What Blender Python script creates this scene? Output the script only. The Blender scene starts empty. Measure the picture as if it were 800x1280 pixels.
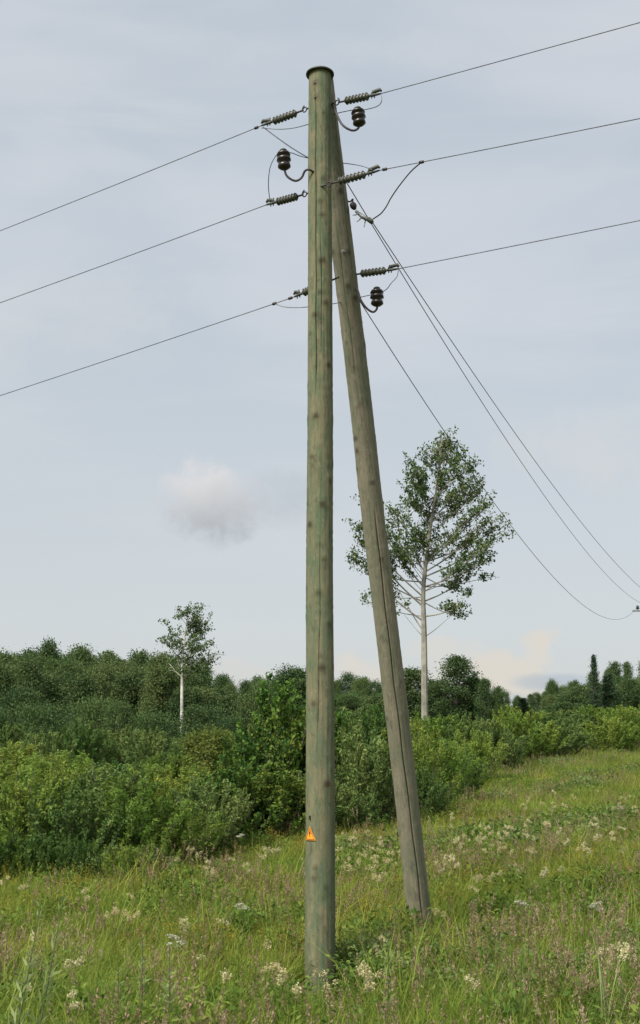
import bpy, math, random
import numpy as np
from mathutils import Vector, Matrix

R = math.radians
random.seed(7)
rng = np.random.default_rng(11)
scene = bpy.context.scene
C = scene.collection

# ------------------------------------------------------------------ camera
F = 1400.0                       # focal length in photo pixels (800 x 1280)
PITCH = math.atan(265.0 / F)
CAMZ = 2.6
cam_d = bpy.data.cameras.new('camera')
cam_d.sensor_fit = 'VERTICAL'
cam_d.sensor_height = 36.0
cam_d.sensor_width = 36.0
cam_d.lens = 36.0 * F / 1280.0
cam_d.clip_start = 0.05
cam_d.clip_end = 9000
cam = bpy.data.objects.new('camera', cam_d)
cam.location = (0, 0, CAMZ)
cam.rotation_euler = (math.pi / 2 + PITCH, 0, 0)
C.objects.link(cam)
scene.camera = cam
CP, SP = math.cos(PITCH), math.sin(PITCH)


def pix(px, py, Y):
    """world point seen at photo pixel (px, py) at the world depth Y"""
    a = (px - 400.0) / F
    b = (640.0 - py) / F
    d = Vector((a, CP - b * SP, SP + b * CP))
    t = Y / d.y
    return Vector((0, 0, CAMZ)) + d * t


def slope(py):
    b = (640.0 - py) / F
    return (SP + b * CP) / (CP - b * SP)


# ------------------------------------------------------------------ world
SUN_EL, SUN_AZ = R(48), R(-140)      # azimuth from +Y towards +X
scene.view_settings.view_transform = 'Standard'
scene.view_settings.look = 'None'
scene.view_settings.exposure = 2.1
scene.view_settings.gamma = 1.0
world = bpy.data.worlds.new('World')
scene.world = world
world.use_nodes = True


class NT:
    """small helper to write node graphs as expressions"""
    def __init__(self, tree):
        self.t = tree
        self.n = tree.nodes
        self.l = tree.links

    def new(self, typ, **kw):
        nd = self.n.new(typ)
        for k, v in kw.items():
            setattr(nd, k, v)
        return nd

    def put(self, sock, v):
        if isinstance(v, bpy.types.NodeSocket):
            self.l.new(v, sock)
        elif v is not None:
            sock.default_value = v

    def m(self, op, a, b=None, c=None, clamp=False):
        nd = self.new('ShaderNodeMath', operation=op, use_clamp=clamp)
        self.put(nd.inputs[0], a)
        if b is not None:
            self.put(nd.inputs[1], b)
        if c is not None:
            self.put(nd.inputs[2], c)
        return nd.outputs[0]

    def sm(self, v, lo, hi):
        nd = self.new('ShaderNodeMapRange', interpolation_type='SMOOTHSTEP')
        self.put(nd.inputs['Value'], v)
        nd.inputs['From Min'].default_value = lo
        nd.inputs['From Max'].default_value = hi
        return nd.outputs[0]

    def mix(self, f, a, b, mode='MIX'):
        nd = self.new('ShaderNodeMix', data_type='RGBA', blend_type=mode)
        self.put(nd.inputs[0], f)
        for s, v in ((nd.inputs[6], a), (nd.inputs[7], b)):
            if isinstance(v, tuple) and len(v) == 3:
                v = v + (1,)
            self.put(s, v)
        return nd.outputs[2]

    def noise(self, vec, scale, detail=4, rough=0.5, dist=0.0):
        nd = self.new('ShaderNodeTexNoise')
        if vec is not None:
            self.l.new(vec, nd.inputs['Vector'])
        nd.inputs['Scale'].default_value = scale
        nd.inputs['Detail'].default_value = detail
        nd.inputs['Roughness'].default_value = rough
        nd.inputs['Distortion'].default_value = dist
        return nd.outputs[0]

    def mapping(self, vec, scale=(1, 1, 1), loc=(0, 0, 0)):
        nd = self.new('ShaderNodeMapping')
        self.l.new(vec, nd.inputs['Vector'])
        nd.inputs['Scale'].default_value = scale
        nd.inputs['Location'].default_value = loc
        return nd.outputs[0]


def build_world():
    w = NT(world.node_tree)
    w.n.clear()
    out = w.new('ShaderNodeOutputWorld')
    bg = w.new('ShaderNodeBackground')
    sky = w.new('ShaderNodeTexSky', sky_type='NISHITA')
    sky.sun_disc = False
    sky.sun_elevation = SUN_EL
    sky.sun_rotation = SUN_AZ
    sky.air_density = 1.0
    sky.dust_density = 2.0
    tc = w.new('ShaderNodeTexCoord')
    g = tc.outputs['Generated']
    sep = w.new('ShaderNodeSeparateXYZ')
    w.l.new(g, sep.inputs[0])
    x, y, z = sep.outputs
    # cloud deck: long soft streaks over the whole dome
    pv = w.mapping(g, (1.6, 1.6, 4.5))
    n1 = w.noise(pv, 1.3, 5, 0.5, 0.4)
    pv2 = w.mapping(g, (2.0, 2.0, 9.0), (3.1, 0.7, 2.2))
    n2 = w.noise(pv2, 2.2, 4, 0.5, 0.6)
    n3 = w.noise(w.mapping(g, (1.0, 1.0, 1.6), (5.3, 1.7, 0.4)), 1.7, 2, 0.5, 0.2)
    base = w.mix(w.sm(n1, 0.40, 0.60), SKY_A, SKY_B)
    base = w.mix(w.m('MULTIPLY', w.sm(n2, 0.40, 0.70), 0.45), base, SKY_C)
    base = w.mix(w.m('MULTIPLY', w.sm(n3, 0.42, 0.66), 0.55), base, SKY_D)
    # slightly greener and duller towards the horizon
    hz = w.sm(z, 0.50, 0.04)
    base = w.mix(w.m('MULTIPLY', hz, 0.85), base, SKY_H)
    # breaks of the real blue sky behind the deck
    base = w.mix(0.05, base, sky.outputs[0])
    # tangent plane of the viewed half: u = x/y, v = z/y
    ys = w.m('MAXIMUM', y, 0.02)
    u = w.m('DIVIDE', x, ys)
    v = w.m('DIVIDE', z, ys)
    front = w.sm(y, 0.05, 0.3)
    comb = w.new('ShaderNodeCombineXYZ')
    w.l.new(u, comb.inputs[0]); w.l.new(v, comb.inputs[1])
    uvn = comb.outputs[0]
    nc = w.m('SUBTRACT', w.noise(uvn, 22, 4, 0.55), 0.5)
    nb = w.m('SUBTRACT', w.noise(uvn, 9, 3, 0.5), 0.5)

    nf = w.m('SUBTRACT', w.noise(uvn, 60, 4, 0.6, 0.5), 0.5)

    def uv(px, py):
        p = pix(px, py, 1.0)
        return p.x, p.z - CAMZ

    def blob(px, py, rx, ry, amp=0.9, lo=0.0, hi=0.75):
        u0, v0 = uv(px, py)
        du = w.m('DIVIDE', w.m('SUBTRACT', u, u0), rx / F)
        dv = w.m('DIVIDE', w.m('SUBTRACT', v, v0), ry / F)
        r2 = w.m('ADD', w.m('MULTIPLY', du, du), w.m('MULTIPLY', dv, dv))
        k = w.m('SUBTRACT', 1.0, r2)
        k = w.m('ADD', k, w.m('MULTIPLY', nc, amp))
        k = w.m('ADD', k, w.m('MULTIPLY', nb, amp))
        k = w.m('ADD', k, w.m('MULTIPLY', nf, amp * .7))
        return w.m('MULTIPLY', w.sm(k, lo, hi), front), dv
    for (cx, cy, rx, ry, s_) in ((760, 560, 190, 70, .6), (80, 400, 220, 90, .4), (560, 60, 260, 40, .3)):
        k0, d0 = blob(cx, cy, rx, ry, 1.4, 0.0, 1.5)
        base = w.mix(w.m('MULTIPLY', k0, s_), base, SKY_C)
    # the soft grey cumulus: white crown, lavender underside
    k1, dv1 = blob(265, 630, 86, 64, 1.3, 0.0, 1.0)
    cc = w.mix(w.sm(dv1, -0.9, 0.75), CL_LO, CL_HI)
    base = w.mix(w.m('MULTIPLY', k1, 0.95), base, cc)
    k2, dv2 = blob(335, 622, 95, 44, 1.6, -0.2, 1.3)
    base = w.mix(w.m('MULTIPLY', k2, 0.4), base, srgb(180, 186, 194))
    # cream cumulus heads low over the trees
    for (cx, cy, rx, ry, s) in ((675, 812, 34, 26, 0.7), (640, 842, 66, 30, 0.85), (450, 838, 46, 28, 0.7), (690, 800, 22, 20, .8),
                                (560, 815, 50, 18, 0.45), (300, 850, 60, 24, .25), (560, 850, 70, 24, 0.5)):
        kk, dd = blob(cx, cy, rx * 1.15, ry * 1.15, 2.6, 0.0, 1.0)
        base = w.mix(w.m('MULTIPLY', kk, s), base, CL_CREAM)
    for (cx, cy, rx, ry, s) in ((690, 852, 60, 14, 0.6), (590, 872, 80, 12, 0.4)):
        kk, dd = blob(cx, cy, rx, ry, 1.0, 0.0, 1.0)
        base = w.mix(w.m('MULTIPLY', kk, s), base, CL_BLUE)
    w.l.new(base, bg.inputs[0])
    bg.inputs[1].default_value = 0.1
    w.l.new(bg.outputs[0], out.inputs[0])


def srgb(r, g, b):
    """photo colour -> radiance colour fed to the world (strength 0.1)"""
    f = lambda c: ((c / 255 + 0.055) / 1.055) ** 2.4 if c > 10 else c / 255 / 12.92
    k = 10 * 2 ** -2.1
    return (f(r) * k, f(g) * k, f(b) * k)


SKY_A = srgb(205, 209, 215)
SKY_B = srgb(190, 199, 207)
SKY_C = srgb(213, 215, 217)
SKY_D = srgb(184, 196, 207)
SKY_H = srgb(202, 206, 207)
CL_HI = srgb(226, 225, 225)
CL_LO = srgb(168, 174, 180)
CL_CREAM = srgb(222, 216, 205)
CL_BLUE = srgb(172, 186, 200)
build_world()

sun_d = bpy.data.lights.new('sun', 'SUN')
sun_d.energy = 1.5
sun_d.angle = R(28)
sun_d.color = (1.0, 0.96, 0.9)
sun = bpy.data.objects.new('sun', sun_d)
sd = Vector((math.sin(SUN_AZ) * math.cos(SUN_EL), math.cos(SUN_AZ) * math.cos(SUN_EL), math.sin(SUN_EL)))
sun.rotation_euler = sd.to_track_quat('Z', 'Y').to_euler()
sun.location = (-20, -20, 40)
C.objects.link(sun)


# ------------------------------------------------------------------ helpers
def tag(o, label=None, cat=None, group=None, kind=None):
    if label: o['label'] = label
    if cat: o['category'] = cat
    if group: o['group'] = group
    if kind: o['kind'] = kind
    return o


def empty(name, loc, label, cat, group=None, rz=0.0):
    o = bpy.data.objects.new(name, None)
    o.empty_display_size = 0.3
    o.location = loc
    o.rotation_euler = (0, 0, rz)
    C.objects.link(o)
    return tag(o, label, cat, group)


def np_mesh(name, V, Fq, mat=None, smooth=False, attrs=None, tri=False):
    """mesh from numpy arrays; Fq is (n,4) or (n,3)"""
    V = np.asarray(V, dtype=np.float32).reshape(-1, 3)
    Fq = np.asarray(Fq, dtype=np.int32)
    k = Fq.shape[1]
    me = bpy.data.meshes.new(name)
    me.vertices.add(len(V))
    me.vertices.foreach_set('co', V.ravel())
    me.loops.add(Fq.size)
    me.loops.foreach_set('vertex_index', Fq.ravel())
    me.polygons.add(len(Fq))
    me.polygons.foreach_set('loop_start', np.arange(0, Fq.size, k, dtype=np.int32))
    me.polygons.foreach_set('loop_total', np.full(len(Fq), k, dtype=np.int32))
    if smooth:
        me.polygons.foreach_set('use_smooth', np.ones(len(Fq), dtype=bool))
    if attrs:
        for an, av in attrs.items():
            a = me.attributes.new(an, 'FLOAT', 'POINT')
            a.data.foreach_set('value', np.asarray(av, dtype=np.float32))
    me.update(calc_edges=True)
    me.validate()
    if mat: me.materials.append(mat)
    return me


def obj(name, me, parent=None, loc=None):
    o = bpy.data.objects.new(name, me)
    C.objects.link(o)
    if parent: o.parent = parent
    if loc is not None: o.location = loc
    return o


class MB:
    """collects shapes in world or local coordinates and links them as one mesh"""
    def __init__(self):
        self.v = []; self.f = []

    def ring_tube(self, pts, rad, seg=8, cap=True):
        pts = [Vector(p) for p in pts]
        n = len(pts)
        if not hasattr(rad, '__len__'): rad = [rad] * n
        base = len(self.v)
        prev = None
        for i, p in enumerate(pts):
            t = (pts[min(i + 1, n - 1)] - pts[max(i - 1, 0)])
            if t.length < 1e-9: t = Vector((0, 0, 1))
            t.normalize()
            if prev is None:
                a = Vector((0, 0, 1)) if abs(t.z) < 0.9 else Vector((1, 0, 0))
                s = t.cross(a).normalized()
            else:
                s = (prev - t * prev.dot(t)).normalized()
            prev = s
            q = t.cross(s)
            for j in range(seg):
                an = 2 * math.pi * j / seg
                self.v.append(p + (s * math.cos(an) + q * math.sin(an)) * rad[i])
        for i in range(n - 1):
            for j in range(seg):
                a = base + i * seg + j
                b = base + i * seg + (j + 1) % seg
                self.f.append((a, b, b + seg, a + seg))
        if cap:
            self.f.append(tuple(base + j for j in range(seg))[::-1])
            self.f.append(tuple(base + (n - 1) * seg + j for j in range(seg)))
        return self

    def lathe(self, p0, axis, prof, seg=16):
        """prof: list of (distance along axis, radius)"""
        p0 = Vector(p0); ax = Vector(axis).normalized()
        pts = [p0 + ax * d for d, r in prof]
        a = Vector((0, 0, 1)) if abs(ax.z) < 0.9 else Vector((1, 0, 0))
        s = ax.cross(a).normalized(); q = ax.cross(s)
        base = len(self.v)
        for p, (d, r) in zip(pts, prof):
            for j in range(seg):
                an = 2 * math.pi * j / seg
                self.v.append(p + (s * math.cos(an) + q * math.sin(an)) * max(r, 1e-4))
        n = len(prof)
        for i in range(n - 1):
            for j in range(seg):
                a_ = base + i * seg + j; b_ = base + i * seg + (j + 1) % seg
                self.f.append((a_, b_, b_ + seg, a_ + seg))
        self.f.append(tuple(base + j for j in range(seg))[::-1])
        self.f.append(tuple(base + (n - 1) * seg + j for j in range(seg)))
        return self

    def box(self, c, size, rot=None):
        c = Vector(c); base = len(self.v)
        for sx in (-1, 1):
            for sy in (-1, 1):
                for sz in (-1, 1):
                    p = Vector((sx * size[0] / 2, sy * size[1] / 2, sz * size[2] / 2))
                    if rot is not None: p = rot @ p
                    self.v.append(c + p)
        for f in ((0, 1, 3, 2), (4, 6, 7, 5), (0, 4, 5, 1), (2, 3, 7, 6), (0, 2, 6, 4), (1, 5, 7, 3)):
            self.f.append(tuple(base + i for i in f))
        return self

    def build(self, name, mat, parent=None, origin=None, smooth=True):
        o0 = Vector(origin) if origin is not None else Vector((0, 0, 0))
        me = bpy.data.meshes.new(name)
        me.from_pydata([tuple(v - o0) for v in self.v], [], self.f)
        me.materials.append(mat)
        if smooth:
            me.shade_smooth() if hasattr(me, 'shade_smooth') else None
        me.update()
        o = obj(name, me, parent)
        if parent is None: o.location = o0
        return o


def hnoise(x, y):
    return (math.sin(x * 0.31 + 1.3) * math.cos(y * 0.23 + 0.4) + 0.5 * math.sin(x * 0.83 + y * 0.57)) * 0.5


def sst(a, b, v):
    t = np.clip((np.asarray(v, dtype=float) - a) / (b - a), 0, 1)
    return t * t * (3 - 2 * t)


def gz(x, y):
    """ground height"""
    x = np.asarray(x, dtype=float); y = np.asarray(y, dtype=float)
    rise = 1.25 * sst(24, 72, y) * sst(-6, 9, x)
    dip = -2.6 * sst(34, 100, y) * sst(6, -25, x)
    hillr = 4.0 * sst(90, 190, y) * sst(10, 70, x)
    und = (np.sin(x * 0.31 + 1.3) * np.cos(y * 0.23 + 0.4) + 0.5 * np.sin(x * 0.83 + y * 0.57)) * 0.05
    und = und * sst(4, 16, np.hypot(x, y))
    return rise + dip + hillr + und


def gzf(x, y):
    return float(gz(x, y))


# ------------------------------------------------------------------ materials
def mat_new(name):
    m = bpy.data.materials.new(name)
    m.use_nodes = True
    t = NT(m.node_tree)
    bsdf = m.node_tree.nodes['Principled BSDF']
    return m, t, bsdf


def leaf_mat(name, cols, trans=0.3, rough=0.55, patch=(0.35, 0.65), patchscale=0.5, obj_var=0.5, stalk=None):
    """cols: dark, mid, light, odd(yellowish / brown)"""
    m, t, b = mat_new(name)
    t.n.remove(b)
    out = m.node_tree.nodes['Material Output']
    at = t.new('ShaderNodeAttribute', attribute_name='tint')
    tint = at.outputs['Fac']
    oi = t.new('ShaderNodeObjectInfo')
    geo = t.new('ShaderNodeNewGeometry')
    n = t.noise(geo.outputs['Position'], patchscale, 3, 0.55)
    c = t.mix(t.sm(tint, 0.0, 0.9), cols[0], cols[1])
    f2 = t.m('ADD', t.m('MULTIPLY', tint, 0.5), t.m('MULTIPLY', oi.outputs['Random'], obj_var * 1.4))
    c = t.mix(t.sm(f2, 0.25, 0.95), c, cols[2])
    f3 = t.m('MULTIPLY', t.sm(n, patch[0], patch[1]), t.sm(t.m('ADD', tint, t.m('MULTIPLY', oi.outputs['Random'], 0.4)), 0.35, 1.2))
    c = t.mix(f3, c, cols[3])
    if stalk is not None:
        kd = t.new('ShaderNodeAttribute', attribute_name='part')
        c = t.mix(kd.outputs['Fac'], c, stalk)
    dif = t.new('ShaderNodeBsdfPrincipled')
    t.l.new(c, dif.inputs['Base Color'])
    dif.inputs['Roughness'].default_value = rough
    dif.inputs['Specular IOR Level'].default_value = 0.07
    tr = t.new('ShaderNodeBsdfTranslucent')
    ct = t.mix(0.5, c, (0.16, 0.22, 0.03), 'MIX') if False else c
    t.l.new(ct, tr.inputs[0])
    mx = t.new('ShaderNodeMixShader')
    mx.inputs[0].default_value = min(.5, trans + .1)
    t.l.new(dif.outputs[0], mx.inputs[1]); t.l.new(tr.outputs[0], mx.inputs[2])
    t.l.new(mx.outputs[0], out.inputs[0])
    return m


def simple_mat(name, col, rough=0.5, metal=0.0, nscale=20, namp=0.35, col2=None, bump=0.0, spec=0.5):
    m, t, b = mat_new(name)
    tc = t.new('ShaderNodeTexCoord')
    n = t.noise(tc.outputs['Object'], nscale, 4, 0.6)
    c2 = col2 or tuple(c * (1 - namp) for c in col)
    c = t.mix(t.sm(n, 0.35, 0.65), col, c2)
    t.l.new(c, b.inputs['Base Color'])
    b.inputs['Roughness'].default_value = rough
    b.inputs['Metallic'].default_value = metal
    b.inputs['Specular IOR Level'].default_value = spec
    if bump:
        bp = t.new('ShaderNodeBump')
        bp.inputs['Strength'].default_value = bump
        bp.inputs['Distance'].default_value = 0.01
        t.l.new(n, bp.inputs['Height']); t.l.new(bp.outputs[0], b.inputs['Normal'])
    return m


def wood_mat(name, a, b_, green, dark):
    m, t, b = mat_new(name)
    tc = t.new('ShaderNodeTexCoord')
    o = tc.outputs['Object']
    grain = t.noise(t.mapping(o, (26, 26, 0.9)), 2.2, 6, 0.65, 0.3)
    fine = t.noise(t.mapping(o, (60, 60, 2.5)), 2.5, 4, 0.6)
    blot = t.noise(t.mapping(o, (3.5, 3.5, 0.8)), 1.6, 5, 0.6, 0.5)
    blot2 = t.noise(t.mapping(o, (8, 8, 1.8), (2, 5, 1)), 1.7, 5, 0.65, 0.3)
    speck = t.noise(t.mapping(o, (14, 14, 6), (2, 1, 1)), 3.0, 3, 0.6)
    stain = t.noise(t.mapping(o, (10, 10, 3.0), (7, 2, 4)), 2.4, 6, 0.7, 0.8)
    c = t.mix(t.sm(blot, 0.38, 0.62), a, b_)
    c = t.mix(t.m('MULTIPLY', t.sm(blot2, 0.42, 0.62), 0.8), c, green)
    c = t.mix(t.m('MULTIPLY', t.sm(stain, 0.50, 0.70), 0.55), c, dark)
    c = t.mix(t.m('MULTIPLY', t.sm(grain, 0.50, 0.78), 0.42), c, dark)
    c = t.mix(t.m('MULTIPLY', t.sm(fine, 0.52, 0.75), 0.4), c, dark)
    c = t.mix(t.m('MULTIPLY', t.sm(speck, 0.60, 0.70), 0.35), c, tuple(min(1, v * 1.6) for v in a))
    kn = t.new('ShaderNodeAttribute', attribute_name='knot').outputs['Fac']
    cr = t.new('ShaderNodeAttribute', attribute_name='crack').outputs['Fac']
    c = t.mix(t.m('MULTIPLY', kn, 0.8), c, (dark[0] * 0.7, dark[1] * 0.5, dark[2] * 0.45))
    c = t.mix(t.m('MULTIPLY', cr, 0.6), c, tuple(v * 0.45 for v in dark))
    t.l.new(c, b.inputs['Base Color'])
    b.inputs['Roughness'].default_value = 0.85
    b.inputs['Specular IOR Level'].default_value = 0.2
    bp = t.new('ShaderNodeBump')
    bp.inputs['Strength'].default_value = 0.5
    bp.inputs['Distance'].default_value = 0.006
    t.l.new(t.m('ADD', grain, t.m('MULTIPLY', fine, 0.5)), bp.inputs['Height'])
    t.l.new(bp.outputs[0], b.inputs['Normal'])
    return m


M = {}
M['pole'] = wood_mat('treated_pine', (0.172, 0.156, 0.088), (0.128, 0.132, 0.076), (0.085, 0.122, 0.066), (0.048, 0.042, 0.026))
M['brace'] = wood_mat('weathered_pine', (0.235, 0.205, 0.145), (0.190, 0.178, 0.120), (0.145, 0.158, 0.098), (0.066, 0.055, 0.038))
M['cap'] = simple_mat('cap_metal', (0.06, 0.065, 0.04), 0.5, 0.3, 12)
M['iron'] = simple_mat('dark_iron', (0.035, 0.035, 0.045), 0.6, 0.4, 30, col2=(0.06, 0.045, 0.035))
M['galv'] = simple_mat('galvanised_steel', (0.32, 0.33, 0.32), 0.5, 0.5, 30)
M['clamp'] = simple_mat('oxidised_clamp', (0.085, 0.095, 0.05), 0.6, 0.2, 40, col2=(0.035, 0.035, 0.04))
M['strain'] = simple_mat('grey_green_polymer', (0.085, 0.085, 0.065), 0.45, 0.0, 12, 0.25)
M['porcelain'] = simple_mat('brown_porcelain', (0.024, 0.017, 0.015), 0.32, 0.0, 12, 0.3)
M['wire'] = simple_mat('aluminium_wire', (0.16, 0.17, 0.19), 0.6, 0.3, 8)
M['wire_dark'] = simple_mat('covered_cable', (0.05, 0.05, 0.055), 0.6, 0.0, 8)
M['orange'] = simple_mat('orange_sign', (0.85, 0.30, 0.02), 0.5, 0.0, 25, 0.15)
M['black'] = simple_mat('black_print', (0.06, 0.02, 0.008), 0.6, 0.0, 25, 0.2)
M['bark_white'] = simple_mat('birch_bark', (0.62, 0.60, 0.53), 0.8, 0, 1.6, col2=(0.30, 0.28, 0.23), bump=0.2)
M['bark_aspen'] = simple_mat('aspen_bark', (0.30, 0.28, 0.22), 0.8, 0, 1.3, col2=(0.15, 0.14, 0.11), bump=0.2)
M['bark_dark'] = simple_mat('grey_bark', (0.10, 0.085, 0.065), 0.9, 0, 3, 0.4)
M['stem'] = simple_mat('green_stem', (0.07, 0.10, 0.035), 0.7, 0, 6, 0.3)

M['leaf_willow'] = leaf_mat('willow_leaf', ((0.081, 0.153, 0.026), (0.139, 0.240, 0.039), (0.220, 0.324, 0.060), (0.291, 0.316, 0.062)), 0.3)
M['leaf_sallow'] = leaf_mat('sallow_leaf', ((0.052, 0.113, 0.026), (0.086, 0.168, 0.037), (0.148, 0.223, 0.066), (0.199, 0.240, 0.069)), 0.25)
M['leaf_alder'] = leaf_mat('alder_leaf', ((0.037, 0.096, 0.023), (0.066, 0.145, 0.028), (0.113, 0.202, 0.033), (0.190, 0.222, 0.039)), 0.25)
M['leaf_wood'] = leaf_mat('woodland_leaf', ((0.043, 0.082, 0.031), (0.065, 0.120, 0.042), (0.103, 0.162, 0.052), (0.140, 0.168, 0.061)), 0.2, patchscale=0.06)
M['leaf_fir'] = leaf_mat('spruce_needle', ((0.032, 0.061, 0.035), (0.046, 0.087, 0.044), (0.070, 0.117, 0.050), (0.070, 0.104, 0.044)), 0.1)
M['leaf_aspen'] = leaf_mat('aspen_leaf', ((0.054, 0.100, 0.031), (0.083, 0.140, 0.043), (0.135, 0.191, 0.069), (0.191, 0.212, 0.078)), 0.25)
M['leaf_birch'] = leaf_mat('birch_leaf', ((0.055, 0.102, 0.032), (0.080, 0.138, 0.040), (0.123, 0.179, 0.056), (0.147, 0.179, 0.056)), 0.25)
M['grass'] = leaf_mat('meadow_blade', ((0.098, 0.166, 0.025), (0.166, 0.245, 0.038), (0.264, 0.319, 0.059), (0.431, 0.343, 0.080)), 0.35,
                      patch=(0.42, 0.66), patchscale=0.22)
M['grass_lush'] = leaf_mat('lush_blade', ((0.074, 0.148, 0.022), (0.129, 0.230, 0.032), (0.216, 0.307, 0.047), (0.297, 0.307, 0.055)), 0.35,
                           patch=(0.42, 0.66), patchscale=0.3)
M['seed'] = leaf_mat('ripe_seed_head', ((0.22, 0.170, 0.085), (0.29, 0.21, 0.125), (0.40, 0.32, 0.20), (0.33, 0.21, 0.15)), 0.3, patchscale=0.4, stalk=(0.16, 0.17, 0.06, 1))
M['herb'] = leaf_mat('herb_leaf', ((0.063, 0.125, 0.023), (0.106, 0.187, 0.032), (0.177, 0.251, 0.050), (0.215, 0.263, 0.046)), 0.3, patchscale=0.4)
M['bramble'] = leaf_mat('raspberry_leaf', ((0.060, 0.109, 0.030), (0.099, 0.162, 0.044), (0.179, 0.240, 0.090), (0.169, 0.220, 0.062)), 0.25, patchscale=0.8)
M['bedstraw'] = leaf_mat('yellow_bloom', ((0.176, 0.187, 0.030), (0.264, 0.242, 0.035), (0.374, 0.319, 0.050), (0.440, 0.297, 0.050)), 0.3, stalk=(0.11, 0.15, 0.04, 1))
M['shoot'] = leaf_mat('pale_shoot_leaf', ((0.170, 0.230, 0.068), (0.230, 0.297, 0.102), (0.306, 0.365, 0.153), (0.272, 0.323, 0.119)), 0.35, stalk=(0.13, 0.19, 0.06, 1))
M['cream'] = leaf_mat('cream_flower', ((0.381, 0.363, 0.165), (0.560, 0.517, 0.275), (0.739, 0.682, 0.418), (0.582, 0.462, 0.242)), 0.3, stalk=(0.09, 0.14, 0.04, 1))
M['white'] = leaf_mat('white_flower', ((0.34, 0.34, 0.24), (0.44, 0.44, 0.32), (0.52, 0.52, 0.40), (0.46, 0.44, 0.32)), 0.3, stalk=(0.09, 0.14, 0.04, 1))


def ground_mat():
    m, t, b = mat_new('meadow_soil')
    geo = t.new('ShaderNodeNewGeometry')
    p = geo.outputs['Position']
    n1 = t.noise(p, 0.25, 5, 0.6)
    n2 = t.noise(p, 7.0, 4, 0.65)
    n3 = t.noise(p, 0.02, 3, 0.6)
    c = t.mix(t.sm(n1, 0.35, 0.65), (0.055, 0.075, 0.028), (0.10, 0.105, 0.04))
    c = t.mix(t.m('MULTIPLY', t.sm(n2, 0.4, 0.7), 0.6), c, (0.045, 0.045, 0.022))
    c = t.mix(t.m('MULTIPLY', t.sm(n3, 0.4, 0.6), 0.4), c, (0.06, 0.10, 0.03))
    t.l.new(c, b.inputs['Base Color'])
    b.inputs['Roughness'].default_value = 0.95
    b.inputs['Specular IOR Level'].default_value = 0.1
    bp = t.new('ShaderNodeBump')
    bp.inputs['Strength'].default_value = 0.8
    bp.inputs['Distance'].default_value = 0.05
    t.l.new(n2, bp.inputs['Height']); t.l.new(bp.outputs[0], b.inputs['Normal'])
    return m


M['ground'] = ground_mat()


# ------------------------------------------------------------------ ground
def build_ground():
    g = np.concatenate([np.linspace(0, 40, 61), np.linspace(42, 200, 80), np.geomspace(210, 6000, 24)])
    xs = np.concatenate([-g[::-1][:-1], g])
    ys = np.concatenate([-np.geomspace(60, 6000, 14)[::-1], np.linspace(-50, 0, 20), g[1:]])
    X, Y = np.meshgrid(xs, ys)
    Z = gz(X, Y)
    V = np.stack([X, Y, Z], -1).reshape(-1, 3)
    nx, ny = len(xs), len(ys)
    i = np.arange(nx * ny).reshape(ny, nx)
    Fq = np.stack([i[:-1, :-1], i[:-1, 1:], i[1:, 1:], i[1:, :-1]], -1).reshape(-1, 4)
    me = np_mesh('ground', V, Fq, M['ground'], smooth=True)
    o = obj('ground', me)
    tag(o, 'uneven rough meadow ground under the long grass', None, None, 'structure')


build_ground()


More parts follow.
